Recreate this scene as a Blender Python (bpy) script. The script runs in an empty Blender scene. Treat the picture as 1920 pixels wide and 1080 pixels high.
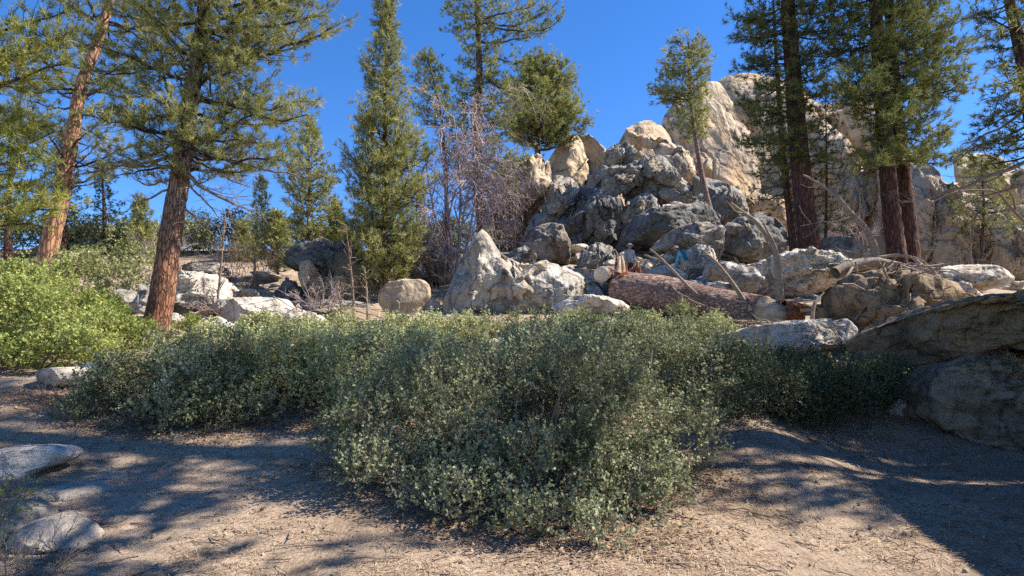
import bpy, bmesh, math, random
import numpy as np
from mathutils import Vector

# ------------------------------------------------------------------ camera, world, sun, exposure
S = bpy.context.scene
F_PX, PITCH, CAM_Z = 1200.0, math.radians(7.6), 1.6
cam_data = bpy.data.cameras.new('camera')
cam_data.sensor_width = 36.0
cam_data.lens = F_PX / 1920 * 36.0
cam_data.clip_start = 0.05
cam_data.clip_end = 3000
cam = bpy.data.objects.new('camera', cam_data)
S.collection.objects.link(cam)
cam.location = (0, 0, CAM_Z)
cam.rotation_euler = (math.pi / 2 + PITCH, 0, 0)
S.camera = cam

SUN = np.array([0.66, 0.05, 0.75]); SUN /= np.linalg.norm(SUN)
world = bpy.data.worlds.new('World')
S.world = world
world.use_nodes = True
wn = world.node_tree
wn.nodes.clear()
w_out = wn.nodes.new('ShaderNodeOutputWorld')
w_bg = wn.nodes.new('ShaderNodeBackground')
w_sky = wn.nodes.new('ShaderNodeTexSky')
w_sky.sky_type = 'NISHITA'
w_sky.sun_disc = False
w_sky.sun_elevation = math.asin(SUN[2])
w_sky.sun_rotation = math.atan2(SUN[0], SUN[1])
w_sky.altitude = 2500
w_sky.air_density = 1.0
w_sky.dust_density = 0.1
w_sky.ozone_density = 3.0
w_hsv = wn.nodes.new('ShaderNodeHueSaturation')
w_hsv.inputs['Saturation'].default_value = 1.27
w_hsv.inputs['Hue'].default_value = 0.507
wn.links.new(w_sky.outputs[0], w_hsv.inputs['Color'])
wn.links.new(w_hsv.outputs[0], w_bg.inputs[0])
wn.links.new(w_bg.outputs[0], w_out.inputs[0])
w_bg.inputs[1].default_value = 0.125

sun_data = bpy.data.lights.new('sun', 'SUN')
sun_data.energy = 5.0
sun_data.angle = math.radians(0.5)
sun_data.color = (1.0, 0.93, 0.82)
sun = bpy.data.objects.new('sun', sun_data)
S.collection.objects.link(sun)
sun.rotation_euler = Vector(SUN).to_track_quat('Z', 'Y').to_euler()

S.view_settings.view_transform = 'Standard'
S.view_settings.look = 'None'
S.view_settings.gamma = 1
S.view_settings.use_curve_mapping = False
S.view_settings.exposure = 1.12
S.cycles.max_bounces = 6
S.cycles.diffuse_bounces = 1
S.cycles.transparent_max_bounces = 4
S.cycles.use_denoising = False
try:
    S.cycles.denoiser = 'OPENIMAGEDENOISE'
except TypeError:
    pass

rng = np.random.default_rng(7)
random.seed(7)

# ------------------------------------------------------------------ noise (vectorised)
def _hash(ix, iy, iz, seed):
    with np.errstate(over='ignore'):
        h = (ix.astype(np.uint32) * np.uint32(374761393) + iy.astype(np.uint32) * np.uint32(668265263)
             + iz.astype(np.uint32) * np.uint32(2147483647) + np.uint32((seed * 974711 + 12345) & 0xffffffff))
        h = (h ^ (h >> np.uint32(13))) * np.uint32(1274126177)
        h = (h ^ (h >> np.uint32(16))) * np.uint32(2246822519)
        h = h ^ (h >> np.uint32(15))
    return h.astype(np.float64) / 4294967295.0

def vnoise(P, seed=0):
    P = np.asarray(P, float)
    i = np.floor(P).astype(np.int64)
    f = P - i
    u = f * f * f * (f * (f * 6 - 15) + 10)
    r = 0
    for dx in (0, 1):
        wx = u[:, 0] if dx else 1 - u[:, 0]
        for dy in (0, 1):
            wy = u[:, 1] if dy else 1 - u[:, 1]
            for dz in (0, 1):
                wz = u[:, 2] if dz else 1 - u[:, 2]
                r = r + wx * wy * wz * _hash(i[:, 0] + dx, i[:, 1] + dy, i[:, 2] + dz, seed)
    return r * 2 - 1

def fbm(P, oct=4, seed=0, gain=0.5):
    a, s, r, P = 1.0, 0.0, 0.0, np.asarray(P, float)
    for k in range(oct):
        r = r + a * vnoise(P * (2.03 ** k) + 17.3 * k, seed + k)
        s += a
        a *= gain
    return r / s

def ridged(P, oct=4, seed=0):
    a, s, r = 1.0, 0.0, 0.0
    for k in range(oct):
        n = 1 - np.abs(vnoise(P * (2.1 ** k) + 5.1 * k, seed + k))
        r = r + a * n * n
        s += a
        a *= 0.5
    return r / s

def worley(P, seed=0):
    P = np.asarray(P, float)
    i = np.floor(P).astype(np.int64)
    n = len(P)
    f1 = np.full(n, 9.0); f2 = np.full(n, 9.0); cid = np.zeros(n)
    for dx in (-1, 0, 1):
        for dy in (-1, 0, 1):
            for dz in (-1, 0, 1):
                cx, cy, cz = i[:, 0] + dx, i[:, 1] + dy, i[:, 2] + dz
                d = np.sqrt((cx + _hash(cx, cy, cz, seed) - P[:, 0]) ** 2
                            + (cy + _hash(cx, cy, cz, seed + 1) - P[:, 1]) ** 2
                            + (cz + _hash(cx, cy, cz, seed + 2) - P[:, 2]) ** 2)
                c = _hash(cx, cy, cz, seed + 3)
                m = d < f1
                f2 = np.where(m, f1, np.minimum(f2, d))
                cid = np.where(m, c, cid)
                f1 = np.where(m, d, f1)
    return f1, f2, cid

def facets(P, seed=0):
    """fractured blocks: every cell has its own height and its own tilted plane"""
    P = np.asarray(P, float)
    i = np.floor(P).astype(np.int64)
    n = len(P)
    f1 = np.full(n, 9.0); f2 = np.full(n, 9.0); val = np.zeros(n)
    for dx in (-1, 0, 1):
        for dy in (-1, 0, 1):
            for dz in (-1, 0, 1):
                c = [i[:, 0] + dx, i[:, 1] + dy, i[:, 2] + dz]
                off = [c[k] + _hash(c[0], c[1], c[2], seed + k) - P[:, k] for k in range(3)]
                d = np.sqrt(off[0] ** 2 + off[1] ** 2 + off[2] ** 2)
                v = (_hash(c[0], c[1], c[2], seed + 3) - .5) * .8 + sum(-off[k] * (_hash(c[0], c[1], c[2], seed + 4 + k) - .5) for k in range(3)) * 3.6
                m = d < f1
                f2 = np.where(m, f1, np.minimum(f2, d))
                val = np.where(m, v, val)
                f1 = np.where(m, d, f1)
    return val, f2 - f1

# ------------------------------------------------------------------ camera geometry and terrain
CP, SP = math.cos(PITCH), math.sin(PITCH)
def ray(px, py):
    x = (px - 960) / F_PX
    y = (540 - py) / F_PX
    return np.array([x, CP - y * SP, SP + y * CP])

def at(px, py, Y):
    d = ray(px, py)
    t = Y / d[1]
    return np.array([d[0] * t, Y, CAM_Z + d[2] * t])

PY_ = np.array([-300, -20, 0, 5, 8, 10, 13, 16, 20, 24, 27, 32, 38, 45, 55, 75, 120, 300, 1500.])
PZ_ = np.array([-6, -0.8, -0.15, 0.0, 0.5, 0.95, 1.5, 2.15, 3.2, 4.3, 5.2, 6.9, 8.9, 10.4, 10.6, 8, 2, -20, -60.])
def g0(x, y):
    x = np.asarray(x, float); y = np.asarray(y, float)
    z = 0
    for d, w in ((-1.6, .2), (-.7, .2), (0, .2), (.7, .2), (1.6, .2)):
        z = z + w * np.interp(y + d, PY_, PZ_)
    fr = np.clip((x / np.maximum(y, 4) - .33) / .17, 0, 1); fr = fr * fr * (3 - 2 * fr)
    zr = 4.3 + (y - 24) * .19 - np.maximum(y - 60, 0) * .3
    z = z * (1 - fr) + np.where((y > 22), np.minimum(z, np.where(y > 26, zr, z + (zr - z) * (y - 22) / 4)), z) * fr
    dp = np.clip((x - 3.2) / 2.6, 0, 1); dy_ = np.clip(1 - np.abs(y - 9.8) / 3.6, 0, 1)
    z = z - .50 * dp * dp * (3 - 2 * dp) * dy_ * dy_ * (3 - 2 * dy_)
    sl = np.clip((-x - 3.0) / 5.0, 0, 1)
    z = z + 0.45 * sl * sl * (3 - 2 * sl) * np.clip(1 - np.abs(y - 10) / 8, 0, 1)
    return z
def g(x, y):
    x = np.atleast_1d(np.asarray(x, float)); y = np.atleast_1d(np.asarray(y, float))
    P = np.stack([x, y, x * 0], 1)
    near = np.clip(y / 12, 0.3, 1)
    z = g0(x, y) + near * 0.16 * fbm(P / 2.7, 3, 5) + 0.03 * fbm(P / 0.5, 3, 9)
    far = np.clip((np.hypot(x, y) - 60) / 100, 0, 1)
    return z + far * 8 * fbm(P / 60, 3, 21)
def gz(x, y):
    return float(g(x, y)[0])
def hit(px, py, y0=3.0, y1=70.0):
    d = ray(px, py)
    ys = np.linspace(y0, y1, 1400)
    t = ys / d[1]
    z = CAM_Z + d[2] * t
    below = np.nonzero(z < g(d[0] * t, ys))[0]
    k = below[0] if len(below) else len(ys) - 1
    return np.array([d[0] * t[k], ys[k], z[k]])

# ------------------------------------------------------------------ mesh helpers
class Geo:
    def __init__(self):
        self.v, self.f, self.a, self.n = [], [], [], 0
    def add(self, V, Fc, tint=None):
        V = np.asarray(V, float).reshape(-1, 3)
        Fc = np.asarray(Fc, int)
        self.v.append(V)
        self.f.append(Fc + self.n)
        self.a.append(np.full(len(V), 0.5) if tint is None else np.broadcast_to(tint, (len(V),)).astype(float))
        self.n += len(V)
    def arrays(self):
        V = np.concatenate(self.v) if self.v else np.zeros((0, 3))
        return V, self.f, np.concatenate(self.a) if self.a else np.zeros(0)

def mesh_from(name, V, faces, tint=None, smooth=True):
    me = bpy.data.meshes.new(name)
    V = np.asarray(V, np.float32)
    me.vertices.add(len(V))
    me.vertices.foreach_set('co', V.ravel())
    loops = np.concatenate([f.ravel() for f in faces]).astype(np.int32)
    sizes = np.concatenate([np.full(len(f), f.shape[1]) for f in faces]).astype(np.int32)
    starts = np.concatenate([[0], np.cumsum(sizes)[:-1]]).astype(np.int32)
    me.loops.add(len(loops))
    me.loops.foreach_set('vertex_index', loops)
    me.polygons.add(len(sizes))
    me.polygons.foreach_set('loop_start', starts)
    me.polygons.foreach_set('loop_total', sizes)
    me.polygons.foreach_set('use_smooth', np.full(len(sizes), smooth))
    if tint is not None:
        at_ = me.attributes.new('tint', 'FLOAT', 'POINT')
        at_.data.foreach_set('value', np.asarray(tint, np.float32))
    me.update(calc_edges=True)
    return me

COL = S.collection
def link(name, me, mat=None, parent=None, loc=None):
    o = bpy.data.objects.new(name, me)
    COL.objects.link(o)
    if mat is not None and me is not None and not me.materials:
        me.materials.append(mat)
    if parent is not None:
        o.parent = parent
    if loc is not None:
        o.location = loc
    return o
def tag(o, label=None, cat=None, group=None, kind=None):
    for k, v in (('label', label), ('category', cat), ('group', group), ('kind', kind)):
        if v: o[k] = v
    return o
def thing(name, label, cat, loc=(0, 0, 0), group=None):
    o = bpy.data.objects.new(name, None)
    COL.objects.link(o)
    o.empty_display_size = 0.3
    o.location = loc
    return tag(o, label, cat, group)
def geo_obj(name, G, mat, parent=None, org=(0, 0, 0), smooth=True):
    """G holds world coordinates; org is the world place of the parent."""
    V, Fc, A = G.arrays()
    me = mesh_from(name, V - np.asarray(org), Fc, A, smooth)
    return link(name, me, mat, parent)
def copy_tree(o, parent=None):
    c = o.copy()
    COL.objects.link(c)
    if parent is not None: c.parent = parent
    for ch in list(o.children): copy_tree(ch, c)
    return c

def nrm(v):
    return v / np.maximum(np.linalg.norm(v, axis=-1, keepdims=True), 1e-9)

def tubes(G, paths, radii, sides=6, tint=None, cap=True, disp=None):
    """paths (B,K,3), radii (B,K)"""
    paths = np.asarray(paths, float); radii = np.asarray(radii, float)
    if paths.ndim == 2: paths, radii = paths[None], radii[None]
    B, K, _ = paths.shape
    T = np.gradient(paths, axis=1)
    T = nrm(T)
    m = nrm(paths[:, -1] - paths[:, 0])
    ref = np.where(np.abs(m[:, 2:3]) > 0.7, np.array([[1., 0, 0]]), np.array([[0, 0, 1.]]))[:, None, :]
    U = nrm(np.cross(T, np.broadcast_to(ref, T.shape)))
    W = np.cross(T, U)
    th = np.linspace(0, 2 * np.pi, sides, endpoint=False)
    c, s = np.cos(th), np.sin(th)
    N = U[:, :, None, :] * c[None, None, :, None] + W[:, :, None, :] * s[None, None, :, None]
    V = paths[:, :, None, :] + N * radii[:, :, None, None]
    if disp is not None:
        d = disp(V.reshape(-1, 3), N.reshape(-1, 3))
        V = V + N * d.reshape(B, K, sides, 1)
    k = np.arange(K - 1)[:, None]; j = np.arange(sides)[None, :]; jn = (j + 1) % sides
    q = np.stack([k * sides + j, k * sides + jn, (k + 1) * sides + jn, (k + 1) * sides + j], -1).reshape(-1, 4)
    q = (q[None] + (np.arange(B) * K * sides)[:, None, None]).reshape(-1, 4)
    tn = None
    if tint is not None:
        tn = np.repeat(np.broadcast_to(tint, (B,)), K * sides)
    G.add(V.reshape(-1, 3), q, tn)

def smooth_path(pts, n):
    pts = np.asarray(pts, float)
    d = np.concatenate([[0], np.cumsum(np.linalg.norm(np.diff(pts, axis=0), axis=1))])
    t = np.linspace(0, d[-1], n)
    fine = np.stack([np.interp(t, d, pts[:, i]) for i in range(3)], 1)
    for _ in range(max(2, n // 10)):
        fine[1:-1] = 0.25 * fine[:-2] + 0.5 * fine[1:-1] + 0.25 * fine[2:]
    return fine

# ------------------------------------------------------------------ materials
def mat_new(name):
    m = bpy.data.materials.new(name)
    m.use_nodes = True
    nt = m.node_tree
    nt.nodes.clear()
    out = nt.nodes.new('ShaderNodeOutputMaterial')
    b = nt.nodes.new('ShaderNodeBsdfPrincipled')
    nt.links.new(b.outputs[0], out.inputs[0])
    return m, nt, b, out
def N_(nt, t, **kw):
    n = nt.nodes.new(t)
    for k, v in kw.items():
        if k in n.inputs: n.inputs[k].default_value = v
        else: setattr(n, k, v)
    return n
def ramp(nt, fac, stops):
    r = nt.nodes.new('ShaderNodeValToRGB')
    e = r.color_ramp.elements
    while len(e) < len(stops): e.new(0.5)
    for i, (p, c) in enumerate(stops):
        e[i].position = p
        e[i].color = (c[0], c[1], c[2], 1) if hasattr(c, '__len__') else (c, c, c, 1)
    nt.links.new(fac, r.inputs[0])
    return r.outputs[0]
def mix(nt, fac, a, b, mode='MIX'):
    m = nt.nodes.new('ShaderNodeMix')
    m.data_type = 'RGBA'; m.blend_type = mode
    for s, v in ((m.inputs[0], fac), (m.inputs[6], a), (m.inputs[7], b)):
        if hasattr(v, 'links'): nt.links.new(v, s)
        elif hasattr(v, '__len__'): s.default_value = (v[0], v[1], v[2], 1)
        elif s.type == 'RGBA': s.default_value = (v, v, v, 1)
        else: s.default_value = v
    return m.outputs[2]
def pos(nt, scale=(1, 1, 1), rot=(0, 0, 0)):
    p = nt.nodes.new('ShaderNodeNewGeometry')
    m = nt.nodes.new('ShaderNodeMapping')
    m.inputs['Scale'].default_value = scale
    m.inputs['Rotation'].default_value = rot
    nt.links.new(p.outputs['Position'], m.inputs[0])
    return m.outputs[0]
def noise(nt, vec, scale, detail=6, rough=0.55, dist=0.0):
    n = N_(nt, 'ShaderNodeTexNoise', Scale=scale, Detail=detail, Roughness=rough, Distortion=dist)
    nt.links.new(vec, n.inputs['Vector'])
    return n.outputs[0]
def voro(nt, vec, scale, feature='F1', rand=1.0, out=0):
    n = nt.nodes.new('ShaderNodeTexVoronoi')
    n.feature = feature
    n.inputs['Scale'].default_value = scale
    n.inputs['Randomness'].default_value = rand
    nt.links.new(vec, n.inputs['Vector'])
    return n.outputs[out]
def math_(nt, op, a, b=None):
    m = nt.nodes.new('ShaderNodeMath'); m.operation = op
    for s, v in ((m.inputs[0], a), (m.inputs[1], b)):
        if v is None: continue
        if hasattr(v, 'links'): nt.links.new(v, s)
        else: s.default_value = v
    return m.outputs[0]
def bump(nt, b, h, strength, dist, prev=None):
    n = N_(nt, 'ShaderNodeBump', Strength=strength, Distance=dist)
    nt.links.new(h, n.inputs['Height'])
    if prev is not None: nt.links.new(prev, n.inputs['Normal'])
    nt.links.new(n.outputs[0], b.inputs['Normal'])
    return n.outputs[0]
def warp(nt, vec, scale, amt):
    n = N_(nt, 'ShaderNodeTexNoise', Scale=scale, Detail=3)
    nt.links.new(vec, n.inputs['Vector'])
    sub = nt.nodes.new('ShaderNodeVectorMath'); sub.operation = 'SUBTRACT'
    nt.links.new(n.outputs[1], sub.inputs[0]); sub.inputs[1].default_value = (.5, .5, .5)
    sc = nt.nodes.new('ShaderNodeVectorMath'); sc.operation = 'SCALE'
    nt.links.new(sub.outputs[0], sc.inputs[0]); sc.inputs['Scale'].default_value = amt
    ad = nt.nodes.new('ShaderNodeVectorMath'); ad.operation = 'ADD'
    nt.links.new(vec, ad.inputs[0]); nt.links.new(sc.outputs[0], ad.inputs[1])
    return ad.outputs[0]

def granite(name, light, mid, dark, stain=(0.06, 0.055, 0.05), warm=None, sc=1.0, streak=0.5, crack=0.6, stain_amt=0.5):
    m, nt, b, out = mat_new(name)
    P = pos(nt)
    n1 = noise(nt, P, 0.9 / sc, 8, 0.6)
    col = ramp(nt, n1, [(0.3, dark), (0.47, mid), (0.66, light)])
    if warm:
        nw = noise(nt, pos(nt, (0.8, 0.8, 0.5)), 0.55 / sc, 5, 0.6, 0.4)
        col = mix(nt, ramp(nt, nw, [(0.5, 0), (0.63, 0.85)]), col, warm)
    # lichen / water streaks running down
    ns = noise(nt, pos(nt, (1.0, 1.0, 0.22)), 2.2 / sc, 7, 0.65, 0.6)
    col = mix(nt, math_(nt, 'MULTIPLY', ramp(nt, ns, [(0.5, 0), (0.68, 1)]), streak), col, stain)
    nl = noise(nt, P, 5.0 / sc, 6, 0.7)
    col = mix(nt, math_(nt, 'MULTIPLY', ramp(nt, nl, [(0.52, 0), (0.66, 1)]), stain_amt), col, stain)
    # crystals
    sp = noise(nt, P, 60, 2, 0.6)
    col = mix(nt, 0.35, col, ramp(nt, sp, [(0.35, 0.12), (0.5, 0.45), (0.62, 0.75)]), 'OVERLAY')
    # cracks
    wv = warp(nt, pos(nt, (1, 1, 0.75), (0.3, 0.25, 0.1)), 1.3 / sc, 0.9 * sc)
    cr = voro(nt, wv, 0.55 / sc, 'DISTANCE_TO_EDGE')
    crm = ramp(nt, cr, [(0.0, 0.0), (0.02, 0.6), (0.045, 1.0)])
    col = mix(nt, math_(nt, 'MULTIPLY', math_(nt, 'SUBTRACT', 1.0, crm), crack), col, (0.05, 0.04, 0.035))
    wv2 = warp(nt, pos(nt, (1, 1, 0.6), (0.2, 0.5, 0.4)), 3.0 / sc, 0.5 * sc)
    cr2 = voro(nt, wv2, 1.7 / sc, 'DISTANCE_TO_EDGE')
    crm2 = ramp(nt, cr2, [(0.0, 0.0), (0.03, 0.7), (0.07, 1.0)])
    gate = ramp(nt, noise(nt, P, 1.1 / sc, 3, .6), [(0.45, 0), (0.6, 1)])
    col = mix(nt, math_(nt, 'MULTIPLY', gate, math_(nt, 'MULTIPLY', math_(nt, 'SUBTRACT', 1.0, crm2), crack * .8)), col, (0.06, 0.05, 0.045))
    chis = voro(nt, wv2, 2.6 / sc, 'F1')
    nt.links.new(col, b.inputs['Base Color'])
    b.inputs['Roughness'].default_value = 0.88
    b.inputs['Specular IOR Level'].default_value = 0.25
    p = bump(nt, b, crm, 0.5, 0.06)
    p = bump(nt, b, n1, 0.6, 0.35 * sc, p)
    p = bump(nt, b, crm2, 0.5, 0.03 * sc, p)
    p = bump(nt, b, chis, 0.55, 0.16 * sc, p)
    p = bump(nt, b, nl, 0.7, 0.09, p)
    bump(nt, b, noise(nt, P, 22, 4, 0.7), 0.55, 0.02, p)
    return m

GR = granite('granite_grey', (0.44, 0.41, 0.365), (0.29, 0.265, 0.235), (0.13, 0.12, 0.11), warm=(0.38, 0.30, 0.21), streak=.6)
STK = granite('granite_streaked', (0.58, 0.53, 0.455), (0.43, 0.385, 0.33), (0.22, 0.205, 0.185), stain=(0.10, 0.095, 0.09), warm=(0.52, 0.41, 0.28), streak=0.75, stain_amt=0.35, crack=.6)
DUST = granite('granite_dusty', (0.42, 0.36, 0.30), (0.34, 0.29, 0.235), (0.24, 0.20, 0.165), stain=(0.16, 0.13, 0.11), streak=0.3, stain_amt=0.5, crack=.3)
WH = granite('granite_pale', (0.70, 0.645, 0.56), (0.56, 0.50, 0.43), (0.28, 0.255, 0.225), warm=(0.55, 0.44, 0.32), streak=0.55, stain_amt=0.3, crack=0.45)
TAN = granite('granite_tan', (0.58, 0.455, 0.315), (0.47, 0.355, 0.24), (0.28, 0.22, 0.17), warm=(0.52, 0.34, 0.17), sc=3.2, streak=0.35, crack=0.7, stain_amt=0.25)
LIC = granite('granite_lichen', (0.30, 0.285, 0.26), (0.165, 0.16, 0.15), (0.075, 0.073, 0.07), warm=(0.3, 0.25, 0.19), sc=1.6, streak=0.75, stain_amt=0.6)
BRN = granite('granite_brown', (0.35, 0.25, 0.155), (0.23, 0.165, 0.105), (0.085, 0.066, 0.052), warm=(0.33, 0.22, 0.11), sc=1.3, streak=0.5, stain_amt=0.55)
BRT = granite('granite_buff', (0.38, 0.30, 0.20), (0.27, 0.21, 0.145), (0.12, 0.095, 0.075), warm=(0.30, 0.21, 0.12), sc=1.2, streak=0.3, stain_amt=0.4)
BLD = granite('granite_block', (0.56, 0.44, 0.31), (0.43, 0.335, 0.235), (0.26, 0.21, 0.165), warm=(0.50, 0.36, 0.21), sc=0.7, streak=0.2, stain_amt=0.25, crack=0.3)

def foliage_mat(name, a, bcol, transl=0.3, rough=0.5):
    m, nt, b, out = mat_new(name)
    t = nt.nodes.new('ShaderNodeAttribute'); t.attribute_name = 'tint'
    col = mix(nt, t.outputs['Fac'], a, bcol)
    nt.links.new(col, b.inputs['Base Color'])
    b.inputs['Roughness'].default_value = min(rough + .2, .8)
    b.inputs['Specular IOR Level'].default_value = 0.22
    tr = nt.nodes.new('ShaderNodeBsdfTranslucent')
    nt.links.new(col, tr.inputs[0])
    mx = nt.nodes.new('ShaderNodeMixShader'); mx.inputs[0].default_value = transl
    nt.links.new(b.outputs[0], mx.inputs[1]); nt.links.new(tr.outputs[0], mx.inputs[2])
    nt.links.new(mx.outputs[0], out.inputs[0])
    return m
NEED = foliage_mat('pine_needles', (0.12, 0.14, 0.04), (0.47, 0.45, 0.16))
NEEDY = foliage_mat('pine_needles_yellow', (0.14, 0.18, 0.035), (0.36, 0.35, 0.09))
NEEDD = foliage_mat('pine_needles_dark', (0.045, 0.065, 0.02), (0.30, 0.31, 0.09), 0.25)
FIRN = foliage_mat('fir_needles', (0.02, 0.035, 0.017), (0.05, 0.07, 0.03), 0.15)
LEAFG = foliage_mat('shrub_leaf_grey', (0.12, 0.14, 0.06), (0.46, 0.47, 0.27), 0.22, 0.5)
LEAFM = foliage_mat('shrub_leaf_mid', (0.17, 0.19, 0.065), (0.56, 0.56, 0.27), 0.24, 0.5)
LEAFB = foliage_mat('shrub_leaf_bright', (0.19, 0.24, 0.055), (0.46, 0.49, 0.15), 0.35, 0.45)
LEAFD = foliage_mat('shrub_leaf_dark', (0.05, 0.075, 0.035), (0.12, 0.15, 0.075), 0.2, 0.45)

def bark_mat(name, plate_a, plate_b, furrow, scale=7.0, bmp=1.0, st=(1, 1, 0.22), up=None, wa=.12):
    m, nt, b, out = mat_new(name)
    P = warp(nt, pos(nt, st), 5, wa)
    v = voro(nt, P, scale, 'DISTANCE_TO_EDGE')
    vm = ramp(nt, v, [(0.0, 0), (0.06, 0.35), (0.16, 1)])
    cell = voro(nt, P, scale, 'F1', out=1)
    n = noise(nt, pos(nt, (1, 1, 0.35)), 9, 6, 0.7)
    bw = nt.nodes.new('ShaderNodeRGBToBW'); nt.links.new(cell, bw.inputs[0])
    pl = mix(nt, math_(nt, 'MULTIPLY', math_(nt, 'ADD', bw.outputs[0], n), 0.55), plate_a, plate_b)
    big = noise(nt, pos(nt, (1, 1, 0.6)), 0.9, 4, 0.6)
    pl = mix(nt, ramp(nt, big, [(0.45, 0), (0.65, 0.6)]), pl, furrow)
    if up:   # older grey bark above, clean orange plates below
        sx = nt.nodes.new('ShaderNodeSeparateXYZ'); nt.links.new(pos(nt), sx.inputs[0])
        hz = math_(nt, 'ADD', sx.outputs[2], math_(nt, 'MULTIPLY', big, 2.5))
        mr = N_(nt, 'ShaderNodeMapRange'); nt.links.new(hz, mr.inputs[0]); mr.inputs[1].default_value = up[0]; mr.inputs[2].default_value = up[1]
        pl = mix(nt, mr.outputs[0], pl, mix(nt, bw.outputs[0], (0.22, 0.165, 0.13), (0.33, 0.27, 0.22)))
    col = mix(nt, vm, furrow, pl)
    nt.links.new(col, b.inputs['Base Color'])
    b.inputs['Roughness'].default_value = 0.92
    b.inputs['Specular IOR Level'].default_value = 0.15
    p = bump(nt, b, vm, 0.9 * bmp, 0.03)
    bump(nt, b, noise(nt, pos(nt, (1, 1, 0.3)), 40, 5, 0.7), 0.6, 0.012, p)
    return m
BARKO = bark_mat('bark_orange', (0.48, 0.24, 0.13), (0.34, 0.155, 0.085), (0.12, 0.06, 0.042), 14.0, up=(5.0, 8.0))
BARKO1 = bark_mat('bark_salmon', (0.56, 0.31, 0.19), (0.42, 0.22, 0.13), (0.16, 0.08, 0.05), 9.0)
BARKB = bark_mat('bark_brown', (0.24, 0.15, 0.10), (0.15, 0.095, 0.07), (0.04, 0.028, 0.022))
BARKR = bark_mat('bark_red', (0.165, 0.082, 0.062), (0.11, 0.058, 0.046), (0.04, 0.024, 0.02), 10.0)
BARKL = bark_mat('bark_log', (0.44, 0.31, 0.255), (0.30, 0.20, 0.16), (0.14, 0.085, 0.07), 9.0, st=(.22, 1, 1), wa=.4)
TWIG = bark_mat('twig_bark', (0.13, 0.10, 0.08), (0.08, 0.06, 0.05), (0.04, 0.03, 0.025), 14.0)

def simple(name, a, bcol, scale=8.0, rough=0.85, stretch=(1, 1, 1), bmp=0.4, d=0.01):
    m, nt, b, out = mat_new(name)
    n = noise(nt, pos(nt, stretch), scale, 6, 0.65)
    nt.links.new(ramp(nt, n, [(0.35, a), (0.65, bcol)]), b.inputs['Base Color'])
    b.inputs['Roughness'].default_value = rough
    b.inputs['Specular IOR Level'].default_value = 0.2
    bump(nt, b, n, bmp, d)
    return m
DEADW = simple('dead_wood_grey', (0.15, 0.115, 0.09), (0.33, 0.26, 0.20), 14, 0.8)
TWIGP = simple('bare_twig_mauve', (0.30, 0.225, 0.225), (0.52, 0.41, 0.40), 12, 0.8)
TWIGB = simple('bare_twig_brown', (0.13, 0.09, 0.07), (0.28, 0.2, 0.15), 12, 0.85)
WOODP = simple('bare_wood_pale', (0.34, 0.23, 0.14), (0.60, 0.46, 0.32), 7, 0.75, stretch=(.25, 1, 1), bmp=.8, d=.04)
WOODR = simple('rotten_wood_red', (0.10, 0.03, 0.015), (0.30, 0.11, 0.05), 11, 0.85, bmp=0.9, d=0.03)
WOODC = simple('sawn_wood_pale', (0.50, 0.42, 0.32), (0.66, 0.58, 0.48), 9, 0.75)

def ground_mat():
    m, nt, b, out = mat_new('forest_floor')
    P = pos(nt)
    big = noise(nt, P, 0.35, 5, 0.6)
    base = ramp(nt, big, [(0.35, (0.27, 0.195, 0.14)), (0.5, (0.40, 0.30, 0.215)), (0.65, (0.46, 0.36, 0.27))])
    mid = noise(nt, P, 3.0, 7, 0.7)
    base = mix(nt, ramp(nt, mid, [(0.48, 0), (0.64, 0.65)]), base, (0.19, 0.125, 0.085))
    duff = noise(nt, P, 0.8, 6, 0.65, 0.5)
    base = mix(nt, ramp(nt, duff, [(0.52, 0), (0.66, 0.6)]), base, (0.20, 0.12, 0.075))
    # needle litter: warped stretched streaks in three directions
    lit = None
    for k, r in enumerate((0.3, 1.3, 2.3)):
        nn = noise(nt, warp(nt, pos(nt, (60, 5, 1), (0, 0, r)), 1.2, 2.5), 1.0, 3, 0.6)
        lit = nn if lit is None else math_(nt, 'MAXIMUM', lit, nn)
    base = mix(nt, ramp(nt, lit, [(0.56, 0), (0.68, 0.75)]), base, (0.56, 0.44, 0.31))
    fine = noise(nt, P, 35, 5, 0.75)
    base = mix(nt, ramp(nt, fine, [(0.38, 0.7), (0.5, 0)]), base, (0.13, 0.085, 0.06))
    nt.links.new(base, b.inputs['Base Color'])
    b.inputs['Roughness'].default_value = 0.95
    b.inputs['Specular IOR Level'].default_value = 0.1
    p = bump(nt, b, mid, 0.5, 0.08)
    p = bump(nt, b, fine, 0.8, 0.025, p)
    bump(nt, b, lit, 0.6, 0.02, p)
    return m
GROUND = ground_mat()

# ------------------------------------------------------------------ ground
def make_ground():
    def ax(lo, hi, n, c, near):
        a = np.linspace(math.asinh((lo - c) / near), math.asinh((hi - c) / near), n)
        return c + near * np.sinh(a)
    xs = ax(-700, 700, 270, 0, 9)
    ys = ax(-60, 1500, 280, 9, 9)
    X, Y = np.meshgrid(xs, ys)
    Z = g(X.ravel(), Y.ravel())
    P = np.stack([X.ravel(), Y.ravel(), Z * 0], 1)
    close = np.clip(1 - (np.hypot(P[:, 0], P[:, 1] - 7) - 8) / 12, 0, 1)
    Z = Z + close * 0.022 * fbm(P / 0.16, 3, 33)
    V = np.stack([X.ravel(), Y.ravel(), Z], 1)
    nx, ny = len(xs), len(ys)
    i = np.arange(ny - 1)[:, None] * nx + np.arange(nx - 1)[None]
    q = np.stack([i, i + 1, i + nx + 1, i + nx], -1).reshape(-1, 4)
    link('ground', mesh_from('ground', V, [q]), GROUND)['kind'] = 'structure'
make_ground()

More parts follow.
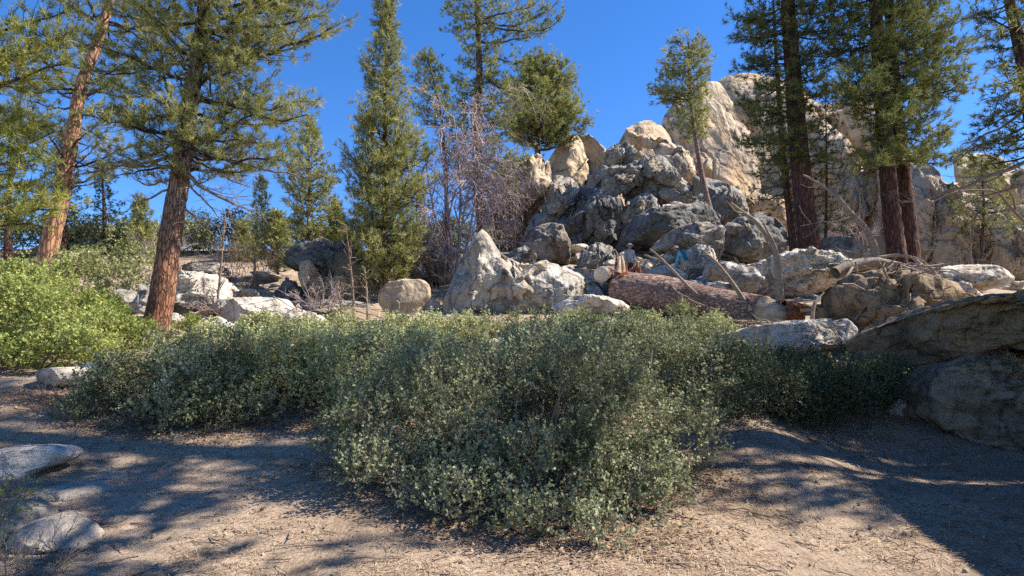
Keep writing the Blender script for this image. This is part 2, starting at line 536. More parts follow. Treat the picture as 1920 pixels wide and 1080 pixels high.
# ------------------------------------------------------------------ rocks
_ico = {}
def ico(level):
    if level not in _ico:
        bm = bmesh.new()
        bmesh.ops.create_icosphere(bm, subdivisions=level, radius=1)
        V = np.array([v.co[:] for v in bm.verts]); Fc = np.array([[v.index for v in f.verts] for f in bm.faces])
        bm.free()
        _ico[level] = (nrm(V), Fc)
    return _ico[level]
def vnormals(V, Fc):
    fn = np.cross(V[Fc[:, 1]] - V[Fc[:, 0]], V[Fc[:, 2]] - V[Fc[:, 0]])
    n = np.zeros_like(V)
    for k in range(3):
        for a in range(3):
            n[:, a] += np.bincount(Fc[:, k], fn[:, a], len(V))
    return nrm(n)

def size_hint(poly):
    x = [p[0] for p in poly]; y = [p[1] for p in poly]
    return math.sqrt((max(x) - min(x)) * (max(y) - min(y)))

def rock_shape(poly, Y, D, level=5, seed=1, p=0.8, q=0.7, cuts=12, rough=0.05, block=0.06, bsize=0.45, tilt=0.0, stretch=(1, 1, 1), shave=1.0):
    r = np.random.default_rng(seed)
    pts = np.array([at(x, y, Y) for x, y in poly])[:, [0, 2]]
    nxt = np.roll(pts, -1, 0)
    cr = pts[:, 0] * nxt[:, 1] - nxt[:, 0] * pts[:, 1]
    A = cr.sum() / 2
    c = ((pts + nxt) * cr[:, None]).sum(0) / (6 * A)
    th = np.linspace(-np.pi, np.pi, 721)
    d = np.stack([np.cos(th), np.sin(th)], 1)
    R = np.zeros(len(th))
    a, e = pts - c, nxt - pts
    for i in range(len(pts)):
        den = d[:, 0] * e[i, 1] - d[:, 1] * e[i, 0]
        den = np.where(np.abs(den) < 1e-9, 1e-9, den)
        t = (a[i, 0] * e[i, 1] - a[i, 1] * e[i, 0]) / den
        u = (a[i, 0] * d[:, 1] - a[i, 1] * d[:, 0]) / den
        ok = (t > 0) & (u >= -1e-6) & (u <= 1 + 1e-6)
        R = np.where(ok, np.maximum(R, t), R)
    R[R == 0] = np.mean(R[R > 0])
    level = level + 1 if level >= 4 and size_hint(poly) > (60 if level == 4 else 170 if level == 5 else 400) else level
    U, Fc = ico(level)
    U = U.copy()
    y2 = U[:, 1] - .42 * (1 - U[:, 1] ** 2)
    k_ = np.sqrt(np.maximum(1 - y2 ** 2, 0) / np.maximum(1 - U[:, 1] ** 2, 1e-9))
    U = np.stack([U[:, 0] * k_, y2, U[:, 2] * k_], 1)
    ang = np.arctan2(U[:, 2], U[:, 0])
    s = np.clip(np.hypot(U[:, 0], U[:, 2]), 0, 1)
    rr = np.interp(ang, th, R)
    rad = rr * s ** p
    dep = np.sign(U[:, 1]) * np.abs(U[:, 1]) ** q * D
    V = np.stack([np.cos(ang) * rad, dep, np.sin(ang) * rad], 1)
    V[:, 1] += tilt * V[:, 2]
    size = math.sqrt(abs(A))
    for k in range(cuts):
        n = r.normal(size=3); n[1] -= 0.7; n /= np.linalg.norm(n)
        h = V @ n
        lim = np.quantile(h, 1 - r.uniform(0.07, 0.30)) if abs(n[1]) > 0.35 else h.max() * r.uniform(0.90, 0.98)
        over = np.maximum(h - lim, 0)
        V = V - n[None] * (over * shave)[:, None]
    n = vnormals(V, Fc)
    O = r.uniform(-50, 50, 3)
    st = np.array(stretch)
    W = V / size
    Wp = W + 0.05 * np.stack([fbm(W * 2.5 + O, 2, seed), fbm(W * 2.5 + O + 9, 2, seed + 1), fbm(W * 2.5 + O + 19, 2, seed + 2)], 1)
    # two scales of blocks and joints, then fractal roughness
    disp = 0
    for (sc, am) in ((bsize * 2.1, block * .8), (bsize, block * .8), (bsize * 0.42, block * 0.5), (bsize * .19, block * .22)):
        val, e = facets(Wp / st / sc + O, seed + 5)
        disp = disp + am * val - am * 1.1 * np.exp(-e / 0.04) * np.clip(fbm(W * 1.6 + O + 7, 2, seed + 6) * 5 + .1, 0, 1)
    disp = disp + rough * fbm(W * 2.2 + O, 5, seed + 3, 0.55) + rough * 0.5 * (ridged(W * 5 + O, 3, seed + 9) - 0.5)
    edge = np.clip((s - .55) / .4, 0, 1)          # keep the outline, let the faces break up
    V = V + n * (disp * size * (1 - .55 * edge))[:, None]
    a2 = np.arctan2(V[:, 2], V[:, 0]); r2 = np.hypot(V[:, 0], V[:, 2])   # bring the silhouette back to the traced outline
    nb_ = 110
    bi = ((a2 + np.pi) / (2 * np.pi) * nb_).astype(int) % nb_
    mx = np.zeros(nb_); np.maximum.at(mx, bi, r2)
    bc = (np.arange(nb_) + .5) / nb_ * 2 * np.pi - np.pi
    ratio = np.clip(np.interp(bc, th, R) / np.maximum(mx, 1e-3), .7, 2.3)
    ratio = .25 * np.roll(ratio, 1) + .5 * ratio + .25 * np.roll(ratio, -1)
    k2 = np.interp(a2, np.concatenate([bc - 2 * np.pi, bc, bc + 2 * np.pi]), np.tile(ratio, 3))
    V[:, 0] *= k2; V[:, 2] *= k2
    return V, Fc, np.array([c[0], Y, c[1]]), size

def rock(name, label, cat, poly, Y, D, mat, parent=None, group=None, **kw):
    V, Fc, c, size = rock_shape(poly, Y, D, **kw)
    if parent is not None:
        me = mesh_from(name, V + c - np.array(parent.location), [Fc])
        return link(name, me, mat, parent)
    me = mesh_from(name, V, [Fc])
    o = link(name, me, mat, None, c)
    return tag(o, label, cat, group)

_seed = [100]
def rk(label, poly, D, mat, Y=None, fy=.6, sink=0, name='boulder', cat='boulder', **kw):
    """Y from where the lowest point of the outline meets the ground unless given"""
    if Y is None:
        b = max(poly, key=lambda t: t[1])
        Y = hit(b[0], b[1])[1] + D * fy
    _seed[0] += 1
    kw.setdefault('seed', _seed[0])
    o = rock(name, label, cat, poly, Y, D, mat, **kw)
    o.location.z -= sink
    return o

# --- the great cliff, right of centre, one mass with its buttresses as parts
big = thing('granite_cliff', 'towering tan granite cliff with a stepped dome behind the right hand pines', 'cliff', tuple(at(1380, 480, 62)))
CL = dict(level=6, p=0.85, q=0.8, block=0.05, bsize=0.38, rough=0.045, cuts=14)
def cl(poly, Y, D, mat=TAN, **kw):
    k = dict(CL); k.update(kw); _seed[0] += 1; k.setdefault('seed', _seed[0])
    return rock('buttress', None, None, poly, Y, D, mat, parent=big, **k)
cl([(1150,300),(1158,270),(1176,246),(1213,228),(1240,230),(1275,262),(1290,320),(1290,420),(1190,430)], 56, 5, level=5, block=0.04)
cl([(1225,250),(1250,214),(1290,182),(1335,168),(1372,200),(1390,300),(1400,420),(1380,520),(1280,500),(1240,400)], 60, 9, stretch=(1, 1, 1.7), tilt=0.25, block=.03, bsize=.6, rough=.03)
cl([(1318,180),(1335,155),(1360,134),(1388,125),(1425,131),(1470,148),(1500,190),(1510,330),(1500,520),(1380,520),(1330,400)], 64, 10, stretch=(1, 1, 1.6), tilt=0.2, block=.03, bsize=.6, rough=.03)
cl([(1180,330),(1215,290),(1260,285),(1300,300),(1330,360),(1330,440),(1200,440)], 53, 5, level=5)
cl([(1290,330),(1330,320),(1380,350),(1420,370),(1470,390),(1480,520),(1300,520)], 54, 6, level=5, tilt=0.3)
cl([(1478,180),(1500,152),(1545,150),(1590,170),(1625,190),(1650,230),(1660,520),(1490,520)], 66, 9, stretch=(.8, 1, 2.2), tilt=0.15)
cl([(1512,260),(1520,205),(1545,190),(1572,205),(1590,270),(1600,400),(1610,520),(1500,520)], 55, 5, level=5, stretch=(.8, 1, 2.2), block=0.07)
cl([(1590,260),(1605,236),(1632,235),(1648,270),(1655,400),(1660,520),(1600,520)], 54, 4, level=5, stretch=(.7, 1, 2.5), block=0.08)

rt = thing('granite_cliff', 'sunlit tan cliff with upright cracks at the far right edge of the view', 'cliff', tuple(at(1800, 500, 50)))
def cr_(poly, Y, D, **kw):
    k = dict(CL); k.update(kw); _seed[0] += 1; k.setdefault('seed', _seed[0])
    return rock('buttress', None, None, poly, Y, D, TAN, parent=rt, **k)
VC = dict(stretch=(.35, 1, 3.0), block=.05, bsize=.22, rough=.03, cuts=6, q=.6)
cr_([(1685,545),(1690,335),(1708,302),(1740,314),(1768,368),(1790,420),(1800,545)], 45, 3, **VC)
cr_([(1740,548),(1755,420),(1775,378),(1808,370),(1835,388),(1850,450),(1856,548)], 42.5, 2.6, **VC)
cr_([(1836,548),(1840,420),(1860,395),(1905,388),(1950,400),(1985,430),(1990,548)], 41, 2.6, **VC)
cr_([(1645,300),(1690,285),(1735,292),(1756,335),(1775,368),(1790,420),(1800,530),(1640,530)], 50, 5, stretch=(.7, 1, 2.4), block=0.07)
cr_([(1750,385),(1775,370),(1810,372),(1835,390),(1850,450),(1860,530),(1745,530)], 47, 4, level=5, stretch=(.6, 1, 2.6), block=0.07)
cr_([(1775,330),(1780,300),(1810,288),(1845,290),(1880,310),(1905,345),(1925,400),(1930,520),(1790,520)], 54, 5, level=6, stretch=(.8, 1, 2.0), block=0.07)
cr_([(1830,410),(1870,400),(1915,390),(1960,420),(1990,540),(1830,545)], 44, 3.5, level=5, stretch=(.6, 1, 2.6), block=0.08)

# --- spire and left wall
spi = thing('granite_spire', 'pale pyramid shaped granite spire split by one dark upright crack', 'rock spire', tuple(at(1075, 420, 48)))
for poly, Y, D in (([(1008,345),(1030,296),(1054,262),(1072,251),(1090,258),(1104,320),(1110,380),(1112,440),(1012,445)], 48, 3.4),
                   ([(1084,258),(1099,250),(1118,270),(1136,292),(1150,330),(1165,430),(1096,435),(1090,340)], 48.8, 3.2)):
    _seed[0] += 1
    rock('rock_face', None, None, poly, Y, D, TAN, parent=spi, level=5, p=.95, q=.9, block=0.02, bsize=.6, rough=.02, cuts=7, seed=_seed[0])
rk('leaning grey and tan rock wall behind the bare mauve tree', [(915,330),(950,305),(1000,300),(1028,318),(1035,360),(1018,400),(1000,430),(985,480),(960,500),(905,500)], 3.5, TAN, Y=42,
   name='rock_wall', cat='rock wall', level=6, stretch=(1, 1, 1.8), block=0.05, tilt=0.3, bsize=.3)

# --- jagged middle outcrop
J = dict(level=5, block=0.12, bsize=0.32, rough=0.06, cuts=20, stretch=(.8, 1, 1.5))
rk('jagged grey knob directly under the split spire', [(1028,400),(1030,350),(1045,315),(1068,318),(1085,330),(1104,360),(1105,400),(1070,430)], 2.2, GR, Y=43, **J)
rk('knobbly dark grey outcrop left of the great dark dome', [(1012,440),(1018,390),(1030,340),(1060,345),(1075,380),(1095,400),(1080,440),(1050,455)], 2.0, GR, Y=40, **J)
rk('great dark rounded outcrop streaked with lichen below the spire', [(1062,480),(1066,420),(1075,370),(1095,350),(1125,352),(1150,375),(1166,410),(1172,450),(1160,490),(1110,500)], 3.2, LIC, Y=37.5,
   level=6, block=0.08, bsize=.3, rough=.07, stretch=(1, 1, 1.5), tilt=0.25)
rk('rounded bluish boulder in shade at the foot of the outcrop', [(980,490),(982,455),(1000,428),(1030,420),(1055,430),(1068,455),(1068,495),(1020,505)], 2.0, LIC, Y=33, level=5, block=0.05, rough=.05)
rk('narrow cracked buttress beside the leaning rock wall', [(975,470),(985,435),(1000,405),(1020,395),(1030,410),(1022,440),(1000,450),(992,480)], 1.2, GR, Y=36, **J)
rk('long sloping ridge of rough grey rock left of the lone pine', [(1108,380),(1120,330),(1150,318),(1190,305),(1235,300),(1275,330),(1320,370),(1345,400),(1330,430),(1250,430),(1160,430)], 4.0, GR, Y=42,
   level=6, block=0.07, bsize=.22, rough=.06, tilt=0.5)
rk('tilted grey wedge standing on the skyline gap', [(1128,318),(1132,290),(1150,276),(1172,272),(1190,290),(1192,318),(1165,335)], 1.4, GR, Y=44, **J)
rk('small pale boulder balanced on the ridge left of the lone pine', [(1187,300),(1190,288),(1203,282),(1220,284),(1227,293),(1222,303),(1200,306)], 0.6, BLD, Y=43, level=4, block=0.02, rough=.03)
rk('small dark block wedged below the tan cliff shoulder', [(1225,318),(1235,300),(1262,296),(1285,310),(1280,330),(1240,335)], 1.0, GR, Y=43, level=4, block=.08)
for i, (x0, x1, t, b, lab) in enumerate(((1150,1176,368,402,'upright pale block leftmost in the row under the sloping ridge'), (1172,1198,372,402,'pale block second in the row under the sloping ridge'),
        (1192,1222,366,404,'tallest pale block in the row under the sloping ridge'), (1216,1246,380,406,'low pale wedge ending the row under the sloping ridge'))):
    rk(lab, [(x0,b),(x0+2,t+8),((x0+x1)/2-2,t),(x1-3,t+6),(x1,b)], 0.7, BLD, Y=38.5, level=4, block=.04, rough=.04)
rk('long dark overhanging slab above the boulder field', [(1155,468),(1166,440),(1180,412),(1210,398),(1260,396),(1310,384),(1345,405),(1352,430),(1300,450),(1240,470),(1190,476)], 2.4, LIC, Y=34.5,
   level=5, block=0.05, rough=.05, stretch=(2, 1, 0.5))
rk('striped grey slab with its tip pointing down to the left', [(1218,470),(1235,450),(1262,430),(1290,420),(1325,421),(1348,430),(1350,470),(1340,492),(1300,484),(1262,468)], 1.5, GR, Y=31.5,
   level=5, block=0.05, rough=.04, stretch=(1.5, 1, .6))
rk('pale rounded block under the striped slab', [(1280,500),(1285,470),(1305,458),(1340,466),(1350,490),(1345,520),(1300,520)], 1.0, WH, Y=30, level=5, block=.04)
rk('smooth grey ramp sloping down right of the lone pine', [(1305,410),(1310,345),(1322,320),(1345,322),(1368,345),(1395,372),(1410,400),(1405,450),(1360,470),(1320,450)], 2.4, GR, Y=40, level=5, block=.04, rough=.04, tilt=.3)
rk('shaded low outcrop filling the hollow beside the dead upright branch', [(1348,470),(1350,430),(1380,410),(1425,400),(1455,425),(1470,460),(1450,490),(1400,500),(1360,495)], 1.8, LIC, Y=33, level=5, block=.06)
rk('thin flat ledge jutting over the dark hollow', [(1340,436),(1360,424),(1410,424),(1440,436),(1420,446),(1370,446)], 1.2, GR, Y=32.2, level=4, block=.03)
rk('tan rock base between the cliff and the dark pine trunks', [(1395,470),(1400,400),(1425,370),(1460,380),(1475,430),(1478,480),(1430,490)], 1.8, TAN, Y=43, level=5, block=.06)
rk('grey dome of rock at the foot of the two right hand pines', [(1515,490),(1522,462),(1545,446),(1575,448),(1600,468),(1632,485),(1640,505),(1560,515)], 1.5, GR, Y=27.5, level=5, block=.02, rough=.03)

rk('dark cracked rock mass filling the heart of the outcrop', [(990,500),(1000,420),(1040,370),(1100,340),(1180,330),(1260,350),(1330,400),(1360,470),(1340,510),(1150,520)], 3.0, GR, Y=45, level=6, block=.12, bsize=.22, rough=.05, cuts=18, stretch=(.8, 1, 1.6))
rk('fractured grey spur right of the great dark outcrop', [(1160,440),(1168,400),(1190,372),(1215,360),(1240,385),(1250,420),(1240,450),(1190,460)], 1.6, GR, Y=37, **J)
rk('split grey block hard against the foot of the long dark slab', [(1080,505),(1090,470),(1120,455),(1150,462),(1165,490),(1150,512)], 1.3, GR, Y=31.5, **J)
K_ = dict(level=5, block=.07, bsize=.3, rough=.035, cuts=18, q=.6, stretch=(1.8, 1, .6))
rk('slanting dark slab on the left shoulder of the outcrop', [(1010,410),(1025,388),(1075,350),(1092,352),(1085,375),(1040,420)], 1.0, GR, Y=36.5, **K_)
rk('second slanting slab stepping down the left shoulder', [(1028,452),(1040,425),(1085,392),(1104,396),(1098,425),(1060,462)], 1.0, LIC, Y=35.6, **K_)
rk('wedge of pale rock between the dark outcrop and the long ridge', [(1128,372),(1140,338),(1175,318),(1200,322),(1190,350),(1160,378)], 1.0, GR, Y=39, **K_)
rk('sharp slab sloping down to the right near the top of the long ridge', [(1205,318),(1228,306),(1275,332),(1300,352),(1290,366),(1240,345)], .9, GR, Y=38.5, **K_)
rk('sharp slab sloping down to the right midway along the long ridge', [(1232,352),(1255,344),(1310,375),(1338,402),(1320,408),(1262,378)], .9, GR, Y=37.6, **K_)
rk('pale layered slab at the lower end of the long ridge', [(1240,385),(1262,372),(1318,392),(1345,418),(1325,424),(1262,404)], .9, STK, Y=36.4, **K_)
rk('block of rock plugging the skyline below the spire', [(1096,372),(1104,330),(1130,310),(1150,322),(1148,360),(1120,380)], 1.3, GR, Y=42.5, **K_)
rk('grey shelf left of the bluish shaded boulder', [(945,500),(955,470),(985,462),(1005,480),(1000,505),(970,512)], 1.0, GR, Y=31, **K_)
rk('tan tooth of rock under the shoulder of the cliff', [(1240,330),(1248,290),(1275,270),(1300,292),(1305,335),(1270,345)], 1.4, TAN, Y=47, **K_)
rk('steep grey slab filling the gap right of the lone pine trunk', [(1400,470),(1405,425),(1425,392),(1448,400),(1462,440),(1458,480),(1430,490)], 1.2, GR, Y=35, **J)
rk('upright fractured slab below the lone pine', [(1335,420),(1345,370),(1362,350),(1385,372),(1400,410),(1395,450),(1350,450)], 1.4, GR, Y=38, **J)
# --- white rock wall with peak
rk('great white rock wall with a pointed peak behind the shrubs', [(835,600),(838,570),(852,530),(872,478),(892,444),(905,430),(918,448),(938,480),(975,494),(1030,496),(1075,504),(1092,532),(1100,560),(1105,600),(960,620)],
   2.4, STK, Y=22.6, name='rock_wall', cat='rock wall', level=6, block=0.035, bsize=.28, rough=.04, q=.6, tilt=.25, cuts=22)
rk('pointed white tooth of rock rising from the left of the white wall', [(846,575),(856,525),(872,480),(888,446),(904,427),(920,444),(940,482),(968,505),(990,540),(985,580),(920,592)], 1.5, STK, Y=22.3, level=5, block=.035, bsize=.3, rough=.035, cuts=6, q=.7, p=.9, tilt=.2)
rk('lower white block forming the right half of the white wall', [(985,590),(990,520),(1010,500),(1060,498),(1090,510),(1104,545),(1108,590),(1040,598)], 1.6, STK, Y=22.2, level=5, block=.035, bsize=.3, rough=.03, cuts=12, q=.5, p=.7)
rk('white flat topped slab between the rock wall and the fallen log', [(1030,575),(1040,562),(1080,556),(1130,556),(1165,566),(1182,580),(1170,592),(1100,594),(1045,596)], 1.0, WH, level=5, block=.04, rough=.03)
rk('small white rock poking out of the shrubs below the slab', [(1124,612),(1128,601),(1145,599),(1160,604),(1160,616),(1140,622)], .3, WH, Y=15.5, level=3, block=.03)
rk('low white slab half hidden in the middle of the shrubs', [(880,655),(885,638),(930,632),(1000,630),(1060,636),(1100,648),(1098,664),(960,672)], .8, WH, Y=13.2, level=4, block=.03)
rk('flat white rock at the foot of the perched tan boulder', [(722,612),(730,598),(760,592),(800,594),(812,606),(800,618)], .6, WH, Y=19, level=4, block=.03)

# --- left middle group
rk('perched tan boulder with a flat sunlit top and undercut base', [(716,552),(730,537),(760,526),(795,525),(806,535),(806,556),(790,575),(775,600),(738,602),(722,585),(714,568)], 0.75, BLD, Y=20.4,
   level=5, block=.015, rough=.02, cuts=16, q=.55, p=.7)
rk('upright tan slab leaning on the dark overhanging rock', [(556,498),(563,489),(582,487),(590,497),(600,520),(606,540),(598,556),(576,560),(568,540),(560,520)], 0.55, BLD, Y=24.0,
   level=5, block=.012, rough=.015, cuts=14, q=.5, p=.65)
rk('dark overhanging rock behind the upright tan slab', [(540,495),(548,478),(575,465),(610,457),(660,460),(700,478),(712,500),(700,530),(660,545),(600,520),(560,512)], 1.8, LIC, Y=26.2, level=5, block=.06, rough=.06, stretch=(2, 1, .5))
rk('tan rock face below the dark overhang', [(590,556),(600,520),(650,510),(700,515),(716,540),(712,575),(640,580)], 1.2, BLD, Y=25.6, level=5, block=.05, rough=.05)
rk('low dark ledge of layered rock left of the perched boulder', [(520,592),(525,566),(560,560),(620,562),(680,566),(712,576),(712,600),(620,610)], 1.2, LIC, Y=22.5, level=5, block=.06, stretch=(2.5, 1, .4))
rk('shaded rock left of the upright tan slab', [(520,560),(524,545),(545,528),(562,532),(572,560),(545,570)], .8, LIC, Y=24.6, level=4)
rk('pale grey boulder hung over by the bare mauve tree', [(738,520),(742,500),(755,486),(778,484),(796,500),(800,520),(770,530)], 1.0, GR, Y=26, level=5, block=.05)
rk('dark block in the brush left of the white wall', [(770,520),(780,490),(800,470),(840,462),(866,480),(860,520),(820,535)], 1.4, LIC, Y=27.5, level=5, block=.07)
rk('broad white hummock right of the orange pine trunk', [(408,608),(412,585),(432,568),(462,560),(500,556),(535,560),(548,578),(550,600),(500,615)], 1.3, WH, level=5, block=.03, rough=.03)
rk('low white rock ending the left hand row of rocks', [(545,612),(550,598),(575,592),(602,591),(612,600),(606,616)], .5, WH, level=4, block=.03)
rk('white sloping boulder just left of the orange pine trunk', [(172,590),(178,572),(205,552),(235,543),(258,546),(262,565),(250,588),(210,598)], 1.0, GR, level=5, block=.03, rough=.03)
rk('narrow shaded rock touching the orange pine trunk on its left', [(248,585),(256,560),(270,543),(292,546),(298,570),(290,592)], .7, GR, Y=19.5, level=4)
rk('pale blocky outcrop right behind the orange pine trunk', [(318,590),(322,560),(338,530),(362,516),(400,512),(430,525),(440,560),(430,598),(370,605)], 1.6, WH, Y=21.5, level=5, block=.09, rough=.05, stretch=(1.6, 1, .5))
rk('grey slab above the pale blocky outcrop on the ridge', [(330,525),(345,505),(380,492),(420,500),(428,520),(380,530)], 1.4, GR, Y=26, level=5, block=.08, stretch=(2, 1, .5))
rk('low cracked ledge below the white hummock', [(350,632),(356,610),(385,598),(425,596),(452,610),(450,632),(400,640)], .7, WH, Y=17.8, level=5, block=.1, stretch=(1.5, 1, .6))
rk('white ledge between pale outcrop and hummock', [(395,590),(400,572),(425,562),(448,566),(452,585),(425,596)], .7, WH, Y=20.6, level=4, block=.06)
rk('faint pale crag on the ridge behind the leftmost pines', [(60,520),(70,480),(110,462),(160,470),(196,486),(205,520),(130,540)], 2.5, WH, Y=38, name='crag', cat='crag', level=5, block=.07)
rk('flat pale rock in the dirt below the bright green bush', [(66,718),(80,700),(120,684),(170,680),(212,686),(222,700),(200,716),(130,724)], .7, WH, fy=.1, level=5, block=.02, rough=.02)

# --- right middle rocks
rk('broad layered pale rock right of the dead upright branch',
   [(1418,540),(1414,505),(1432,484),(1470,475),(1520,474),(1555,484),(1578,500),(1582,522),(1560,542),(1500,556),(1440,560)], 1.7, WH, Y=22.5,
   level=6, block=.07, bsize=.3, rough=.04, stretch=(2.5, 1, .45))
rk('square block with a shaded face in the middle of the boulder field', [(1372,548),(1372,512),(1385,502),(1415,500),(1420,515),(1416,545),(1395,556)], .6, GR, Y=21.5, level=4, block=.02, rough=.02, q=.45, p=.6)
rk('large white boulder behind the middle of the fallen log', [(1312,520),(1316,500),(1345,488),(1380,490),(1400,506),(1396,528),(1350,540)], .9, WH, Y=23.5, level=5, block=.03)
rk('flat white slab behind the fallen log left of the hiker', [(1196,528),(1205,510),(1235,500),(1262,502),(1272,520),(1250,536)], .9, WH, Y=24.5, level=5, block=.03)
rk('pinkish block under the feet of the hiker in blue', [(1266,556),(1268,536),(1290,528),(1318,530),(1324,550),(1300,562)], .7, WH, Y=23.5, level=4, block=.04)
rk('long white slab beneath the middle dead branch', [(1318,552),(1322,538),(1350,530),(1378,534),(1380,552),(1340,558)], .6, WH, Y=22, level=4, block=.04)
rk('flat topped white slab in front of the log end', [(1330,645),(1345,626),(1400,613),(1460,604),(1520,598),(1582,600),(1594,612),(1590,628),(1560,650),(1480,668),(1400,670),(1345,662)], 1.0, WH, Y=13.6,
   level=6, block=.035, bsize=.3, rough=.03, q=.4, p=.5, cuts=5)
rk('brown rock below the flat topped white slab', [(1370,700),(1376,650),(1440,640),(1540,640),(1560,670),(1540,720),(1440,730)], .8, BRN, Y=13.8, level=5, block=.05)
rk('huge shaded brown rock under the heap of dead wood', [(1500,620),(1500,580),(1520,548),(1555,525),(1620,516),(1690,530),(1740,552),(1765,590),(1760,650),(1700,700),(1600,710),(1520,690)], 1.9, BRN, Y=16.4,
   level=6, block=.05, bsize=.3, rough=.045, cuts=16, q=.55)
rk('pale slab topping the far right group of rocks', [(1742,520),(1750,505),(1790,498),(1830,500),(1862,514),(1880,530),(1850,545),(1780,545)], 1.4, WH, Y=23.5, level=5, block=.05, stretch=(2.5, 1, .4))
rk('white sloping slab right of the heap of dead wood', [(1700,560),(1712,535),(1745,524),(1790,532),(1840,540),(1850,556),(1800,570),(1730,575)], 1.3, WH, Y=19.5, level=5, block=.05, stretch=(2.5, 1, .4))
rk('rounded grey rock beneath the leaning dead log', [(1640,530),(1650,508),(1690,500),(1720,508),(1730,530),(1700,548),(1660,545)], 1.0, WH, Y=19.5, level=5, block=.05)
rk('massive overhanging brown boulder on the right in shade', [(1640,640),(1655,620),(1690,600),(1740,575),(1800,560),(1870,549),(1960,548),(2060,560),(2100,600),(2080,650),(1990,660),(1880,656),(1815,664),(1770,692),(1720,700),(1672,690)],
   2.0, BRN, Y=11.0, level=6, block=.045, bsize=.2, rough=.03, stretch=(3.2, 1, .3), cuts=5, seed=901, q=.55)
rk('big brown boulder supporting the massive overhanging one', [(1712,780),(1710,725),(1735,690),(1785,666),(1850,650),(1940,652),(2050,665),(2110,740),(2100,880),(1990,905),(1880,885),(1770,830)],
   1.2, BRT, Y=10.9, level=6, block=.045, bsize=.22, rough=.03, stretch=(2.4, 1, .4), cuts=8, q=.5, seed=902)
rk('rounded rock at the back of the shaded gully', [(1590,720),(1600,690),(1650,676),(1710,690),(1720,730),(1660,745)], .7, GR, Y=13, level=4)
rk('dark rock plugging the gap behind the overhanging boulder', [(1730,740),(1740,680),(1800,645),(1900,630),(2000,640),(2020,740)], .8, BRN, Y=13.0, level=4, block=.03, seed=905)
rk('low flat stone on the path under the overhanging boulder', [(1655,772),(1665,758),(1690,752),(1712,758),(1712,772),(1685,778)], .3, WH, Y=11.4, level=3, block=.02)

# --- foreground stones, left
rk('pale foreground slab with a notched shaded underside', [(-30,872),(-25,828),(20,816),(80,813),(120,818),(136,828),(120,846),(84,856),(70,880),(20,890)], .55, WH, fy=.3, sink=.13, level=5, block=.02, rough=.02, cuts=14)
rk('smooth pale boulder half sunk in the dirt above the dry sticks', [(58,996),(66,965),(95,944),(135,938),(175,948),(204,972),(206,994),(150,1012),(90,1010)], .5, DUST, fy=.25, sink=.10, level=5, block=.008, rough=.02, cuts=5)
rk('grey boulder cut by the left edge low in the foreground', [(-60,985),(-55,935),(-20,920),(30,922),(62,938),(72,960),(60,990),(0,1005)], .5, DUST, fy=.25, sink=.1, level=5, block=.01, rough=.02, cuts=5)
rk('very flat stone worn level with the dirt beside the notched slab', [(80,905),(92,886),(140,872),(190,870),(222,878),(226,892),(180,906),(120,912)], .6, DUST, fy=.15, sink=.17, level=5, block=.005, rough=.015, cuts=3)
rk('fist sized white stone alone on the dirt', [(378,962),(384,955),(396,952),(408,955),(412,963),(396,968)], .07, WH, Y=6.9, level=3, block=.01)

# --- boulder that throws the hard shadow from beyond the right edge
_seed[0] += 1
rock('boulder', 'big brown boulder just outside the view whose shadow crosses the path', 'boulder',
     [(2170,1300),(2150,520),(2210,400),(2450,240),(2900,240),(3200,1300)], 5.8, 2.4, BRN, level=5, seed=777, block=.012, rough=.02, cuts=0, p=.42, q=.42)
_o = COL.objects[-1]; _o.scale.z = 1.25; _o.scale.x = .65; _o.location.x += .25; _o.location.z += .45

# --- heaped small boulders (copies of a few shapes)
protos = []
def proto_rock(seed, mat, flat):
    r = np.random.default_rng(seed)
    n = 9
    th = np.linspace(0, 2 * np.pi, n, endpoint=False) + r.uniform(-.2, .2, n)
    rad = r.uniform(.8, 1.15, n)
    poly = [(960 + 60 * rad[i] * math.cos(th[i]), 540 + 60 * flat * rad[i] * math.sin(th[i])) for i in range(n)]
    V, Fc, c, size = rock_shape(poly, 10.0, .5 * flat + .15, level=4, seed=seed, block=.05, rough=.04, cuts=14, p=.7, q=.6)
    V = V / 0.5
    me = mesh_from('boulder', V, [Fc])
    me.materials.append(mat)
    return me
protos = [proto_rock(300 + i, (WH, BLD, GR, WH, BLD, WH, LIC)[i % 7], (.5, .32, .7, .42, .28)[i % 5]) for i in range(14)]
r = np.random.default_rng(5)
MATW = ('pale', 'tan', 'grey', 'pale', 'tan', 'pale', 'dark')
FLATW = ('blocky', 'flat', 'rounded', 'squat', 'slabby')
def heap(n, pxr, pyr, size, noun, zones, group, rows=(), sub=.3):
    for i in range(n):
        px, py = r.uniform(*pxr), r.uniform(*pyr)
        p = hit(px, py)
        u = r.uniform(.5, 1.4)
        s = size * u
        k = r.integers(len(protos))
        o = link('boulder', protos[k], None, None, (p[0], p[1], gz(p[0], p[1]) + s * (0.35 - sub) + s * r.uniform(0, .35)))
        o.rotation_euler = (r.uniform(-.35, .35), r.uniform(-.35, .35), r.uniform(0, 6.28))
        o.scale = (s * r.uniform(.8, 1.4), s, s * r.uniform(.7, 1.1))
        z = next(t for x, t in zones if px < x)
        row = next((t for y, t in rows if py < y), '')
        tag(o, ' '.join(f"{'small' if u < .8 else 'large' if u > 1.15 else 'middling'} {MATW[k % 7]} {FLATW[k % 5]} {noun} {row} {z}".split()), 'boulder', group)
